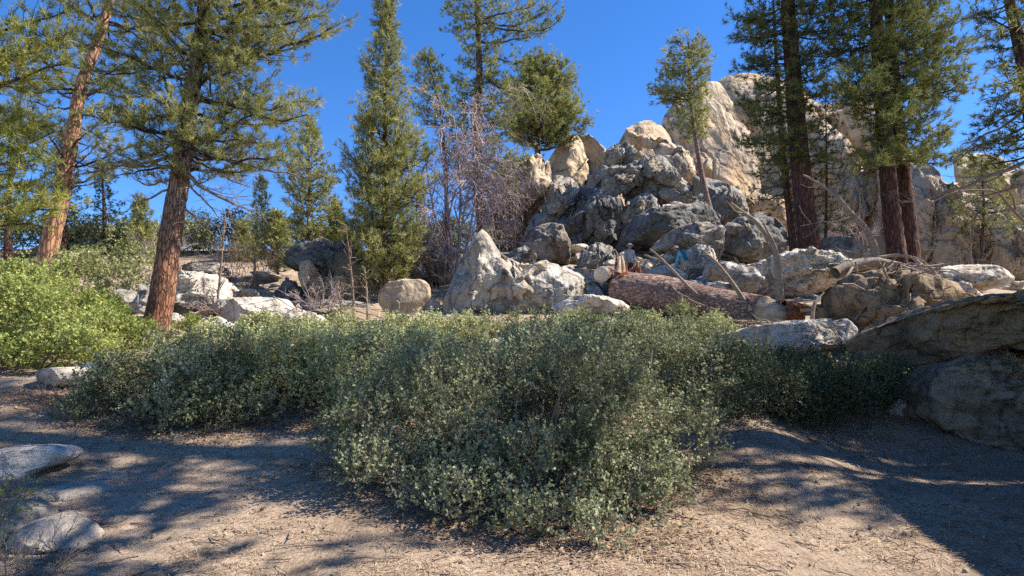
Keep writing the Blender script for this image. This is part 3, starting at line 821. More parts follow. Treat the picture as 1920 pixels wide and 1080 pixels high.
heap(85, (1090, 1420), (488, 560), .8, 'boulder', ((1150, 'left of the torn log end'), (1215, 'behind the torn log end'), (1270, 'between torn end and stooping hiker'), (1320, 'around the stooping hiker'),
     (1375, 'behind the middle dead branch'), (9999, 'left of the upright dead trunk')), 'boulders heaped behind the fallen log', ((508, 'high in the heap'), (532, 'midway up the heap'), (999, 'low in the heap')))
heap(26, (1060, 1330), (470, 500), .75, 'boulder', ((1130, 'under the bluish shaded boulder'), (1200, 'under the great dark outcrop'), (1265, 'under the long dark slab'), (9999, 'under the striped slab')), 'boulders at the foot of the outcrop')
heap(26, (1400, 1620), (486, 560), .5, 'boulder', ((1460, 'left of the broad layered rock'), (1530, 'against the broad layered rock'), (9999, 'right of the broad layered rock')), 'boulders around the layered rock', ((520, 'above and'), (999, 'below and')))
heap(24, (1030, 1150), (498, 585), .55, 'boulder', ((1085, 'right of the white rock wall'), (9999, 'left of the sawn log')), 'boulders between white wall and fallen log', ((540, 'higher up and'), (999, 'lower down and')))
heap(30, (1640, 1910), (500, 550), .6, 'rock', ((1720, 'near the twin trunks'), (1790, 'beyond the heap of dead wood'), (1850, 'below the upright cracked cliff'), (9999, 'near the edge below the cliff')), 'rocks below the far right cliff')
heap(34, (300, 620), (520, 612), .45, 'rock', ((380, 'just right of the orange trunk'), (460, 'left of the white hummock'), (550, 'behind the white hummock'), (9999, 'right of the white hummock')), 'small rocks behind the left shrubs', ((560, 'higher up'), (999, 'lower down')))
heap(18, (600, 860), (545, 612), .3, 'rock', ((700, 'left of the perched boulder'), (790, 'around the perched boulder'), (9999, 'right of the perched boulder')), 'small rocks beside the perched boulder')
heap(9, (1350, 1520), (612, 645), .2, 'stone', ((1440, 'left of the broken log end'), (9999, 'under the broken log end')), 'stones around the log end')
heap(14, (1590, 1720), (720, 775), .22, 'stone', ((1650, 'in the left of the gully'), (9999, 'in the right of the gully')), 'stones in the shaded gully')

# ------------------------------------------------------------------ conifers
RIDGE = []
def needles(G, C, Dr, L, w, M, spread=(0.25, 1.25), tint=None, r=rng):
    """thin triangles splaying from each tuft centre"""
    n = len(C)
    if n == 0: return
    a = nrm(np.cross(Dr, r.normal(size=(n, 3))))
    b = np.cross(Dr, a)
    th = r.uniform(0, 2 * np.pi, (n, M)); al = r.uniform(*spread, (n, M))
    d = (Dr[:, None] * np.cos(al)[..., None] + a[:, None] * (np.sin(al) * np.cos(th))[..., None] + b[:, None] * (np.sin(al) * np.sin(th))[..., None])
    ln = L * r.uniform(.7, 1.15, (n, M, 1))
    base = C[:, None] + Dr[:, None] * (r.uniform(-.45, .3, (n, M, 1)) * L)
    tip = base + d * ln
    tip[..., 2] -= 0.12 * L * np.hypot(d[..., 0], d[..., 1])
    side = nrm(np.cross(d, r.normal(size=(n, M, 3)))) * (w / 2)
    V = np.stack([base - side, base + side, tip], 2).reshape(-1, 3)
    Fc = np.arange(n * M * 3).reshape(-1, 3)
    tn = np.clip((np.full(n, .5) if tint is None else tint)[:, None] + r.normal(0, .08, (n, M)), 0, 1)
    G.add(V, Fc, np.repeat(tn.ravel(), 3))

def limb(r, a, b, rise, rad, K=9, wig=.05):
    """curved path from a to b; rise>0 starts flat and turns up"""
    t = np.linspace(0, 1, K)[:, None]
    L = np.linalg.norm(b - a)
    P = a * (1 - t) + b * t
    P[:, 2] += -rise * L * (t[:, 0] * (1 - t[:, 0])) * 1.2
    w = np.cumsum(r.normal(0, wig * L / K, (K, 3)), 0); w -= w[-1] * t; w[0] = 0
    P = P + w
    R = rad * (1 - 0.85 * t[:, 0]) + 0.004
    return P, R

def branch_geo(r, a, b, par, dead=False):
    L = np.linalg.norm(b - a)
    GW, GN = Geo(), Geo()
    rad = par.get('brad', .014) * L + .008
    P, R = limb(r, a, b, par.get('rise', .25), rad, 10, par.get('wig', .12))
    tubes(GW, P, R, 6)
    n2 = max(3, int(L * par.get('twigs', 5.0)))
    n2 = min(n2, 40)
    t0 = par.get('bare', .25)
    ts = t0 + (1 - t0) * (np.arange(n2) + r.uniform(0, 1, n2)) / n2
    idx = ts * 9
    i0 = np.clip(idx.astype(int), 0, 8); fr = (idx - i0)[:, None]
    S0 = P[i0] * (1 - fr) + P[i0 + 1] * fr
    T = nrm(P[np.minimum(i0 + 1, 9)] - P[i0])
    sg = np.where(np.arange(n2) % 2 == 0, 1, -1)[:, None]
    up = np.array([[0, 0, 1.]])
    H = nrm(np.cross(T, up)) * sg
    dr = nrm(T * r.uniform(.4, 1.1, (n2, 1)) + H * r.uniform(.5, 1.1, (n2, 1)) + up * (par.get('tup', .35) + r.normal(0, .35, (n2, 1))))
    ln = (par.get('tl', .28) * L * (1.15 - .8 * ts) + .12)[:, None] * r.uniform(.6, 1.3, (n2, 1))
    ln = np.minimum(ln, par.get('tlmax', 1.4))
    K2 = 5
    t2 = np.linspace(0, 1, K2)
    TP = S0[:, None] + dr[:, None] * (ln[:, None] * t2[None, :, None])
    TP[:, :, 2] += par.get('tcurl', .12) * ln * (t2 ** 2)[None] 
    TP = TP + r.normal(0, .04, TP.shape) * ln[:, None] * t2[None, :, None]
    tubes(GW, TP[:, ::2], (np.maximum(.007 * ln + .004, .005) * (1 - .6 * t2)[None] + 0 * ln)[:, ::2], 3)
    if not dead:
        sp = par.get('sp', .16)
        Cs, Ds = [], []
        for k in range(n2):
            m = max(2, int(ln[k, 0] / sp))
            tt = r.uniform(.3, 1.05, m); tt[0] = 1.03
            ii = np.clip((tt * 4).astype(int), 0, 3); ff = (tt * 4 - ii)[:, None]
            Cs.append(TP[k][ii] * (1 - ff) + TP[k][ii + 1] * ff)
            Ds.append(np.repeat(nrm(TP[k][4] - TP[k][2])[None], m, 0))
        m = max(2, int(L * .5 / sp))
        tt = r.uniform(.55, 1.02, m) * 9; ii = np.clip(tt.astype(int), 0, 8); ff = (tt - ii)[:, None]
        Cs.append(P[ii] * (1 - ff) + P[ii + 1] * ff); Ds.append(nrm(P[ii + 1] - P[ii]))
        C = np.concatenate(Cs); Dd = np.concatenate(Ds)
        C = C + r.normal(0, par.get('jit', .05), C.shape)
        Dd = nrm(Dd + r.normal(0, .35, Dd.shape) + np.array([[0, 0, par.get('nup', .25)]]))
        tn = np.clip(par.get('tint', .45) + r.normal(0, .12) + r.normal(0, .17, len(C)), 0, 1)
        needles(GN, C, Dd, par.get('nl', .17), par.get('nw', .012), par.get('M', 16), tint=tn, r=r)
    else:
        # fine dead twiglets
        m = n2 * 4
        kk = r.integers(0, n2, m); pp = r.integers(1, 5, m)
        s = TP[kk, pp]
        e = s + nrm(dr[kk] * .5 + r.normal(0, .7, (m, 3))) * r.uniform(.12, .5, (m, 1)) * ln[kk]
        tubes(GW, np.stack([s, (s + e) / 2 + r.normal(0, .02, s.shape), e], 1), np.tile([[.005, .004, .002]], (m, 1)), 3)
    return GW, GN

def bark_disp(scale, amp):
    def f(V, N):
        W = V * np.array([1, 1, .28]) * scale
        W = W + .3 * np.stack([vnoise(W * 1.5, 3), vnoise(W * 1.5, 4), vnoise(W * 1.5, 5)], 1)
        f1, f2, cid = worley(W, 11)
        return amp * (np.clip((f2 - f1) / .22, 0, 1) - .6 + .3 * (cid - .5))
    return f

def conifer(name, label, cat, trunk, Y, r0, r1, crown, nb, seed, bark, mat, group=None, sides=14, rings=40, extra=(), dead=(), branch=True, depth=1.0, trunk_disp=None, **par):
    """trunk: pixels from base to top. crown: rows (py of the tips, left px, right px)."""
    r = np.random.default_rng(seed)
    pts = [at(x, y, Y) for x, y in trunk]
    gzb = gz(pts[0][0], Y)
    if pts[0][2] > gzb: pts.insert(0, np.array([pts[0][0] + (pts[0][0] - pts[1][0]) * .1, Y, gzb - .3]))
    base = pts[0].copy()
    root = thing(name, label, cat, tuple(base), group)
    path = smooth_path(pts, rings)
    h = np.linspace(0, 1, rings)
    rad = r0 * (1 - h) + r1 * h + r0 * .35 * np.exp(-h * rings / 3.0)
    GT = Geo()
    tubes(GT, path, rad, sides, disp=trunk_disp)
    geo_obj('trunk', GT, bark, root, base)
    zc = path[:, 2]
    cr = sorted(crown, key=lambda c: -c[0])          # from the lowest up
    cz = np.array([at(960, c[0], Y)[2] for c in cr])
    cl_ = np.array([at(c[1], c[0], Y)[0] for c in cr]); crr = np.array([at(c[2], c[0], Y)[0] for c in cr])
    i = 0
    GA = Geo()
    ga_n = Geo()
    def emit(a, b, deadf=False, **ov):
        p2 = dict(par); p2.update(ov)
        GW, GN = branch_geo(r, a, b, p2, deadf)
        if branch:
            w = geo_obj('branch', GW, TWIG if not deadf else DEADW, root, base)
            if GN.n: geo_obj('needles', GN, p2.get('nmat', mat), w, base)
        else:
            for G_, A_ in ((GW, GA), (GN, ga_n)):
                V, Fs, A = G_.arrays()
                off = A_.n
                if len(V):
                    A_.v.append(V); A_.a.append(A); A_.f += [f + off for f in Fs]; A_.n += len(V)
    zr = (cz.min(), cz.max())
    for k in range(nb):
        zt = zr[0] + (zr[1] - zr[0]) * ((k + r.uniform(0, 1)) / nb) ** par.get('hpow', .95)
        xl, xr = np.interp(zt, cz, cl_), np.interp(zt, cz, crr)
        az = k * 2.399 + r.uniform(-.4, .4)
        ca, sa = math.cos(az), math.sin(az)
        rise = par.get('slope', .25) + r.normal(0, par.get('sv', .12))
        xt = np.interp(zt, zc, path[:, 0])
        side = (xr - xt) if ca > 0 else (xt - xl)
        mean = (xr - xl) / 2
        R = max(.12, side * ca * ca + mean * sa * sa * depth) * r.uniform(par.get('rmin', .5), 1.12)
        za = min(max(zt - rise * R, zc[1] + .3), zc[-2])
        xa = np.interp(za, zc, path[:, 0]); ya = np.interp(za, zc, path[:, 1])
        a = np.array([xa, ya, za])
        b = np.array([xt + ca * R, ya + sa * R, zt])
        emit(a, b)
    for (py0, px1, py1, dy) in extra:
        a = at(0, py0, Y); za = a[2]
        a = np.array([np.interp(za, zc, path[:, 0]), np.interp(za, zc, path[:, 1]), za])
        b = at(px1, py1, Y + dy)
        emit(a, b)
    for (py0, px1, py1, dy) in dead:
        za = at(0, py0, Y)[2]
        a = np.array([np.interp(za, zc, path[:, 0]), np.interp(za, zc, path[:, 1]), za])
        emit(a, at(px1, py1, Y + dy), True)
    if not branch:
        geo_obj('branches', GA, TWIG, root, base)
        geo_obj('foliage', ga_n, mat, root, base)
    return root

# near orange-trunked pine
conifer('pine_tree', 'near pine with an orange lower trunk leaning right above the shrubs', 'pine tree',
        [(285,655),(303,560),(318,450),(338,330),(352,220),(370,110),(382,20),(395,-90),(410,-260),(420,-420)], 16.0, .31, .03,
        [(330,255,450),(290,200,530),(250,210,500),(200,190,560),(140,200,540),(90,210,570),(30,220,590),(-40,190,610),(-120,200,590),(-220,240,560),(-330,300,520),(-410,380,460)],
        135, 11, BARKO, NEED, sides=40, rings=150, trunk_disp=bark_disp(10, .026),
        extra=[(110,620,52,-.5),(60,612,30,.4),(180,590,190,0),(170,575,215,-.6),(250,520,270,.5),(10,600,-10,0),(90,560,90,1.2),(270,530,300,-1.0),(240,250,300,-1.0),(200,200,215,.5),(290,215,330,.5)],
        dead=[(320,200,300,.4),(350,230,400,-.5),(300,470,350,.6),(330,430,420,.2),(370,400,440,-.8),(340,250,335,1.0),(280,560,330,-.4),(400,370,430,.6),(310,480,400,-1.2),(290,140,330,-.5)],
        nl=.2, nw=.015, M=21, sp=.15, twigs=6, tl=.36, tint=.55, slope=.15, sv=.28, rise=.15, wig=.22, tup=.25, brad=.016, jit=.06)
# second left pine with clean red trunk
conifer('pine_tree', 'tall pine with a clean reddish trunk rising out of the bright green bush', 'pine tree',
        [(78,548),(92,460),(118,360),(136,250),(150,165),(190,60),(215,-40),(240,-180),(260,-330)], 23.0, .34, .03,
        [(330,60,230),(280,30,290),(220,20,280),(170,50,270),(110,60,300),(50,80,330),(-20,90,340),(-110,110,330),(-220,160,310),(-320,220,270)],
        95, 12, BARKO1, NEED, sides=32, rings=110, trunk_disp=bark_disp(6, .035),
        dead=[(300,180,260,.5),(260,210,270,-.4),(230,60,280,.2),(340,170,350,.6)],
        nl=.23, nw=.023, M=14, sp=.17, twigs=5, tl=.38, tint=.5, slope=.2, sv=.25, wig=.22)
# yellow-green boughs reaching in from the left edge
conifer('pine_tree', 'yellow green pine whose long boughs reach in at the left edge', 'pine tree',
        [(-215,660),(-200,400),(-190,100),(-180,-200),(-170,-420)], 13.5, .38, .06,
        [(420,-330,100),(370,-330,115),(300,-340,70),(240,-330,95),(120,-330,60),(60,-320,120),(0,-320,140),(-100,-310,60),(-400,-230,-120)],
        44, 13, BARKO, NEEDY, sides=20, rings=50,
        extra=[(330,115,395,-.4),(300,100,350,.4),(150,130,60,0),(170,120,120,-.6),(60,140,15,.6),(200,90,235,.4),(340,60,420,-.9),(270,70,300,-.3),(120,110,75,.9),(90,60,100,-1.0)],
        nl=.22, nw=.017, M=18, sp=.14, twigs=5.5, tl=.28, tint=.6, slope=.15, brad=.013, bare=.3)
# tall slender pine
conifer('pine_tree', 'tall slender dense pine standing against the sky left of the bare tree', 'pine tree',
        [(716,600),(719,480),(722,350),(722,200),(724,80),(724,-30),(725,-60)], 24.0, .17, .015,
        [(520,685,765),(470,660,795),(420,636,812),(360,652,805),(300,640,800),(250,655,795),(200,672,772),(150,665,765),(100,690,762),(50,702,748),(0,708,740),(-50,720,730)],
        230, 14, BARKB, NEED, sides=10, rings=50, nl=.24, nw=.028, M=13, sp=.15, twigs=5, tl=.45, tint=.58, slope=.55, sv=.25, rmin=.28, wig=.25, rise=.3, tup=.6, brad=.012, bare=.2, jit=.09)
# small pine left of it
conifer('pine_tree', 'small slender pine with a pointed top against the blue sky', 'pine tree',
        [(577,500),(578,400),(580,300),(580,228)], 27.0, .10, .012,
        [(450,545,615),(400,528,628),(350,520,632),(310,530,640),(290,545,625),(260,560,600),(230,577,583)],
        90, 15, BARKB, NEED, sides=8, rings=30, nl=.24, nw=.032, M=12, sp=.18, twigs=4, tl=.4, tint=.62, slope=.55, tup=.6, jit=.1)
# old open pine
conifer('pine_tree', 'old open crowned pine with long bare limbs reaching over the gap', 'pine tree',
        [(905,430),(896,330),(892,230),(900,140),(896,60),(893,-40),(890,-120)], 38.0, .38, .08,
        [(360,870,980),(320,840,1010),(280,820,1010),(240,840,975),(200,845,975),(150,845,965),(100,845,955),(60,845,940),(10,840,950),(-40,850,940),(-110,860,930)],
        140, 16, BARKB, NEED, sides=14, rings=50,
        extra=[(45,1052,35,0),(40,1040,10,2),(100,985,120,-1),(130,1000,210,1),(120,975,185,-2),(20,835,18,1),(40,830,60,0),(75,1020,60,1.5),(30,1010,0,-1),(150,970,150,1)],
        nl=.3, nw=.042, M=12, sp=.22, twigs=3.6, tl=.36, tint=.45, slope=.25, brad=.013, wig=.25, jit=.12)
conifer('pine_tree', 'small twisted pine peeping over the top of the bare mauve tree', 'pine tree',
        [(838,400),(835,300),(828,220),(812,150),(800,100)], 36.0, .16, .03,
        [(240,790,870),(210,775,860),(180,768,850),(150,770,840),(120,775,825),(98,790,812)],
        55, 17, BARKB, NEED, sides=8, rings=30, nl=.3, nw=.04, M=12, sp=.22, twigs=3.4, tl=.35, tint=.35, slope=.4, wig=.2, jit=.12)
# round pine on ridge
conifer('pine_tree', 'round crowned pine on the skyline just left of the split spire', 'pine tree',
        [(1010,330),(1008,280),(1003,220),(1000,160),(1005,120)], 46.0, .38, .08,
        [(262,945,1075),(240,950,1095),(215,955,1096),(190,955,1090),(165,960,1078),(140,968,1068),(118,985,1055),(106,1000,1040)],
        190, 18, BARKB, NEED, sides=12, rings=30, nl=.36, nw=.055, M=11, sp=.24, twigs=3.2, tl=.4, tint=.5, slope=.25, brad=.013, jit=.15)
# lone pine on the rocks
conifer('pine_tree', 'lone wind bent pine with a bare slanting trunk on the rocks before the cliff', 'pine tree',
        [(1336,412),(1325,370),(1314,320),(1306,270),(1300,230),(1294,170),(1290,110),(1292,78)], 37.0, .21, .06,
        [(258,1280,1328),(235,1262,1325),(205,1260,1328),(180,1236,1325),(160,1222,1322),(130,1235,1328),(105,1246,1328),(85,1252,1326),(74,1258,1322)],
        85, 19, BARKL, NEED, sides=14, rings=40, rmin=.75, extra=[(190,1222,168,0),(180,1235,160,1),(185,1230,185,-1)],
        nl=.3, nw=.045, M=12, sp=.22, twigs=3.6, tl=.34, tint=.55, slope=.02, rise=.1, brad=.013, jit=.12)
# big right pines
conifer('pine_tree', 'huge pine with a straight dark red trunk in front of the cliff', 'pine tree',
        [(1520,480),(1508,380),(1496,260),(1488,150),(1478,30),(1472,-120),(1466,-300)], 27.0, .47, .18,
        [(330,1400,1560),(260,1395,1545),(200,1380,1560),(150,1385,1550),(100,1390,1580),(50,1385,1590),(0,1380,1580),(-80,1390,1580),(-180,1400,1560),(-300,1440,1510)],
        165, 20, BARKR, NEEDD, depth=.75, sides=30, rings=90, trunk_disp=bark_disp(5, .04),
        extra=[(10,1395,40,0),(60,1385,70,-1),(120,1378,130,0),(200,1395,200,1),(260,1400,270,-1),(20,1590,30,.5)],
        nl=.26, nw=.03, M=15, sp=.18, twigs=5, tl=.36, tint=.45, slope=.05, rise=.1, tup=.2, jit=.09)
conifer('pine_tree', 'slim black trunked conifer tucked close to the left of the red trunk', 'pine tree',
        [(1492,485),(1482,400),(1470,300),(1462,200),(1455,100),(1450,0)], 29.5, .26, .05,
        [(400,1425,1500),(350,1400,1520),(300,1405,1520),(240,1400,1520),(170,1400,1510),(90,1410,1500),(10,1435,1470)],
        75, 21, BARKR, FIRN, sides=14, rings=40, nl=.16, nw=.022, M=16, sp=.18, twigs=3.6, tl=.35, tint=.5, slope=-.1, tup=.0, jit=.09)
conifer('pine_tree', 'massive pine with twin dark trunks in front of the far right cliff', 'pine tree',
        [(1684,500),(1672,400),(1662,300),(1655,200),(1645,60),(1638,-60),(1630,-300)], 26.0, .38, .16,
        [(310,1580,1800),(270,1640,1780),(230,1610,1800),(190,1590,1800),(150,1560,1790),(110,1550,1800),(60,1550,1790),(10,1560,1780),(-60,1550,1780),(-180,1570,1740),(-290,1600,1680)],
        185, 22, BARKR, NEEDD, sides=28, rings=90, depth=.75, trunk_disp=bark_disp(5, .04),
        extra=[(70,1770,70,0),(120,1790,95,1),(150,1800,180,-1),(20,1760,15,1),(180,1560,150,-2.5),(190,1600,170,-3),(230,1700,215,-3),(250,1630,310,-2.5),(280,1720,300,-2.5),(260,1790,300,0)],
        nl=.26, nw=.03, M=15, sp=.18, twigs=5, tl=.36, tint=.6, slope=.1, rise=.12, tup=.25, jit=.09)
conifer('pine_tree', 'pine trunk standing close beside the twin trunked pine on its right', 'pine tree',
        [(1712,498),(1702,400),(1692,300),(1680,200),(1672,80),(1662,-60),(1652,-250)], 27.5, .34, .13,
        [(180,1640,1780),(120,1620,1800),(60,1600,1800),(0,1600,1790),(-100,1610,1760),(-240,1640,1680)],
        60, 23, BARKR, NEEDD, sides=26, rings=80, depth=.75, trunk_disp=bark_disp(5, .035),
        nl=.26, nw=.034, M=13, sp=.18, twigs=4.5, tl=.34, tint=.55, slope=.1, jit=.09)
conifer('fir_tree', 'dark young fir between the red trunk and the twin trunked pine', 'fir tree',
        [(1548,475),(1550,400),(1550,300),(1548,178)], 29.0, .12, .012,
        [(440,1515,1600),(390,1505,1610),(330,1520,1600),(270,1525,1585),(220,1535,1568),(185,1544,1553)],
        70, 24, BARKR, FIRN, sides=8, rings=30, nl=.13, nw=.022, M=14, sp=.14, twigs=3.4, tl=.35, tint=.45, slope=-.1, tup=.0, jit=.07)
conifer('pine_tree', 'dark pine crossing the top right corner with boughs hanging left', 'pine tree',
        [(1985,640),(1965,450),(1940,250),(1915,100),(1892,0),(1884,-60)], 19.0, .36, .12,
        [(330,1850,1990),(290,1820,1990),(240,1830,1990),(190,1850,1980),(110,1845,1970),(50,1835,1960),(0,1825,1950),(-40,1850,1900)],
        75, 25, BARKR, NEEDD, depth=.75, sides=22, rings=60,
        extra=[(190,1830,250,0),(230,1830,280,-.5),(60,1820,15,0),(240,1850,310,.6)],
        dead=[(330,1760,400,.3),(300,1690,380,0),(200,1800,290,-.4)],
        nl=.22, nw=.024, M=14, sp=.16, twigs=5, tl=.3, tint=.45, slope=-.05, rise=.05, tup=.1, jit=.08)
conifer('pine_tree', 'bushy olive pine growing against the far right cliff', 'pine tree',
        [(1842,520),(1842,450),(1845,380),(1840,300)], 40.0, .14, .03,
        [(440,1800,1900),(400,1790,1905),(370,1785,1890),(330,1800,1880),(300,1820,1860)],
        60, 26, BARKB, NEED, sides=8, rings=24, nl=.26, nw=.035, M=12, sp=.28, twigs=2.4, tl=.35, tint=.55, slope=.2, jit=.14)
# dark firs at the far left
for k, (bx, tx, ty, wl, wr, lab) in enumerate(((15, 30, 190, 75, 85, 'dark fir at the left edge behind the yellow green boughs'), (118, 122, 250, 55, 60, 'dark fir just behind the clean reddish trunk'),
                                               (196, 190, 300, 48, 52, 'short dark fir framing the patch of sky left of centre pine'))):
    conifer('fir_tree', lab, 'fir tree', [(bx,520),(bx,400),(tx,ty)], 32 + 2 * k, .2, .02,
            [(505,bx-wl,bx+wr),(440,bx-wl*.95,bx+wr*.95),(380,bx-wl*.75,bx+wr*.75),(ty+70,bx-wl*.4,bx+wr*.4),(ty+5,tx-4,tx+4)],
            70, 30 + k, BARKR, FIRN, sides=8, rings=24, nl=.18, nw=.032, M=13, sp=.17, twigs=2.8, tl=.34, tint=.5, slope=-.15, tup=0, jit=.09)
# small conifers along the left ridge
for k, (bx, by, rx, lab) in enumerate(((150, 500, 2.6, 'grey green thicket on the ridge behind the dark firs'), (330, 497, 2.4, 'olive thicket on the ridge just right of the orange trunk'),
                                       (430, 490, 2.4, 'pale olive thicket on the ridge above the pale outcrop'), (540, 480, 2.2, 'dull thicket on the ridge behind the upright tan slab'), (700, 485, 2.4, 'shadowy thicket on the ridge behind the slender pine'),
                                       (820, 480, 2.0, 'thicket on the ridge behind the bare mauve tree'), (60, 505, 2.4, 'dark thicket on the ridge at the left edge'), (250, 492, 2.2, 'grey thicket on the ridge between the two left trunks'))):
    c_ = at(bx, by, 36 + k % 3)
    RIDGE.append(([(c_[0], c_[1], gz(c_[0], c_[1]) + .5, rx, 1.4, 1.3), (c_[0] + rx, c_[1] + 1, gz(c_[0] + rx, c_[1]) + .4, rx * .8, 1.3, 1.0)], lab, k))
for k, (bx, by, ty, w, Y, lab, mt) in enumerate((
        (262, 500, 372, 32, 33, 'grey green young pine seen between the two left trunks', NEED),
        (228, 500, 440, 24, 40, 'tiny pine on the ridge left of the orange trunk', NEED),
        (520, 530, 398, 34, 29, 'feathery young pine in front of the ridge right of the orange trunk', NEED),
        (455, 520, 420, 30, 34, 'thin pale young pine on the ridge above the white rocks', NEED),
        (630, 500, 380, 26, 33, 'dull young pine between the slender pine and the pointed one', NEEDD),
        (490, 500, 330, 24, 38, 'sparse tall sapling on the far ridge', NEED),
        (780, 500, 330, 34, 33, 'dark young pine hidden between slender pine and bare tree', NEEDD),
        (955, 400, 290, 34, 39, 'low green pine growing on top of the leaning rock wall', NEED),
        (655, 560, 440, 24, 26, 'short young pine right of the dark overhanging rock', NEED))):
    conifer('young_pine', lab, 'young pine', [(bx,by),(bx+2,(by+ty)/2),(bx,ty)], Y, .06, .012,
            [(by-25,bx-w,bx+w),((by+ty)/2,bx-w*.85,bx+w*.85),(ty+25,bx-w*.4,bx+w*.4),(ty,bx-2,bx+2)],
            52, 40 + k, BARKB, mt, sides=6, rings=16, nl=.25, nw=.038, M=11, sp=.2, twigs=4, tl=.4, tint=.5, slope=.4, tup=.5, jit=.1, branch=True)

# off-frame pines whose shade dapples the dirt
shade = conifer('pine_tree', 'tall pine beyond the right edge whose crown shades the dirt', 'pine tree',
        [(1280,760),(1275,500),(1285,200),(1280,-100),(1282,-330)], 13.0, .38, .05,
        [(260,1080,1480),(150,1040,1520),(50,1050,1500),(-60,1080,1470),(-160,1120,1430),(-320,1240,1320)],
        60, 60, BARKO, NEED, sides=12, rings=30, nl=.26, nw=.04, M=10, sp=.2, twigs=4, tl=.36, slope=.15, jit=.1)
base_loc = Vector(shade.location)
shade.location = (15.0, 10.4, gz(15.0, 10.4) - .2)
for (x, y, rz, sc_, lab) in ((5.6, 3.7, 2.1, 2.0, 'very tall pine beyond the right edge nearest the viewer'), (17.5, 9.0, 4.0, 1.0, 'third tall pine beyond the right edge above the brown boulders'),
                           (12.6, 11.6, .9, .9, 'smaller pine beyond the right edge behind the brown boulders'),
                           (7.4, 2.3, 2.6, 1.6, 'towering pine beyond the right edge shading the left of the dirt'), (11.8, 9.3, 2.2, 1.401, 'narrow towering pine behind the shadow casting boulder'), (13.0, 8.2, 1.2, 1.05, 'crooked pine beyond the right edge between the others'), (20.0, 11.5, 5.2, 1.1, 'farthest pine beyond the right edge')):
    c = copy_tree(shade)
    c.location = (x, y, gz(x, y) - .2); c.rotation_euler.z = rz; c.scale = (sc_, sc_, 2.5 if sc_ == 1.401 else sc_)
    c['label'] = lab

# ------------------------------------------------------------------ bare trees and brush
def twiggy(name, label, cat, Y, stems, levels, mat, seed, n_child=(5, 4, 3), droop=0.0, ratio=.55, r0=.05, group=None, spread=.8, part='twigs', rmin=.0045):
    """stems: list of pixel paths; children grow off them recursively, batch by batch"""
    r = np.random.default_rng(seed)
    base = at(stems[0][0][0], stems[0][0][1], Y)
    base[2] = gz(base[0], Y)
    root = thing(name, label, cat, tuple(base), group)
    K = 5
    cur = []
    for st in stems:
        pts = [at(x, y, Y + (r.uniform(-.4, .4) if i else 0)) for i, (x, y) in enumerate(st)]
        cur.append(smooth_path(pts, K))
    cur = np.array(cur)
    rad = np.full(len(cur), r0)
    t = np.linspace(0, 1, K)
    for q in range(len(cur)):
        GS = Geo()
        tubes(GS, cur[q], rad[q] * (1 - .75 * t), 7)
        geo_obj('stem', GS, mat, root, base)
    G = Geo()
    for lv in range(levels):
        m = n_child[lv]
        L = np.linalg.norm(cur[:, -1] - cur[:, 0], axis=1)
        idx = np.repeat(np.arange(len(cur)), m)
        tt = r.uniform(.2, 1.0, len(idx)) * (K - 1)
        ii = np.clip(tt.astype(int), 0, K - 2); ff = (tt - ii)[:, None]
        s = cur[idx, ii] * (1 - ff) + cur[idx, ii + 1] * ff
        dr = nrm(cur[idx, ii + 1] - cur[idx, ii])
        dr = nrm(dr + r.normal(0, spread, dr.shape) + np.array([[0, 0, .1]]))
        ln = (ratio * L[idx] * r.uniform(.5, 1.2, len(idx)))[:, None]
        P = s[:, None] + dr[:, None] * (ln[:, None] * t[None, :, None])
        P[:, :, 2] -= droop * ln * (t ** 2)[None]
        wob = np.cumsum(r.normal(0, .06, P.shape), 1) * ln[:, None]
        P = P + wob - wob[:, :1]
        rad = np.maximum(rad[idx] * .45, rmin)
        tubes(G, P, rad[:, None] * (1 - .7 * t)[None], 3 if lv else 4)
        cur = P
    geo_obj(part, G, mat, root, base)
    return root

twiggy('bare_tree', 'leafless weeping mauve grey tree in front of the old open pine', 'bare tree', 27.0,
       [[(850,520),(845,430),(835,330),(820,230)], [(855,520),(865,400),(870,300),(850,215)], [(860,520),(890,420),(905,320),(885,240)], [(850,520),(820,440),(800,350),(795,270)], [(862,520),(905,460),(930,380),(935,300)],
        [(850,520),(830,480),(800,440),(780,420)], [(855,520),(870,350),(900,280),(915,260)]],
       4, TWIGP, 70, n_child=(12, 8, 6, 2), droop=.42, ratio=.44, r0=.07, spread=.8, rmin=.011)
br = [(395,600,560,'bare brown bush beside the white hummock'), (470,560,500,'leafless grey brush on the slope above the white hummock'), 
      (830,560,470,'tangled bare brush left of the white wall'),
      (600,590,540,'low brown brush on the layered ledge'), (350,560,500,'leafless brush behind the orange trunk'), (785,520,440,'grey brush above the pale grey boulder'), (245,560,510,'leafless brush left of the orange trunk'),
      (440,520,460,'bare brown brush on the ridge line right of the orange trunk'), (500,530,465,'greyish bare brush beside the feathery young pine'), (300,505,450,'bare brush crowning the ridge by the orange trunk'),
      (670,540,465,'brown brush in front of the dark overhang'), (740,560,470,'bare brush behind the perched boulder'), 
      (1600,500,420,'bare reddish twigs in front of the right hand cliff'), (1790,530,485,'grey twiggy brush below the far right cliff'), (1880,535,495,'leafless brush at the right edge below the cliff')]
for k, (bx, by, ty, lab) in enumerate(br):
    Yb = min(hit(bx, by)[1], 40)
    hh = by - ty
    twiggy('bare_bush', lab, 'bare bush', Yb, [[(bx + dx, by), (bx + dx * 2.2, by - hh * .5), (bx + dx * 4, ty + abs(dx))] for dx in (-12, -7, -3, 2, 6, 11)],
           2, TWIGB if k % 3 else TWIGP, 80 + k, n_child=(9, 7), ratio=.5, r0=.014, spread=.55, rmin=.008)
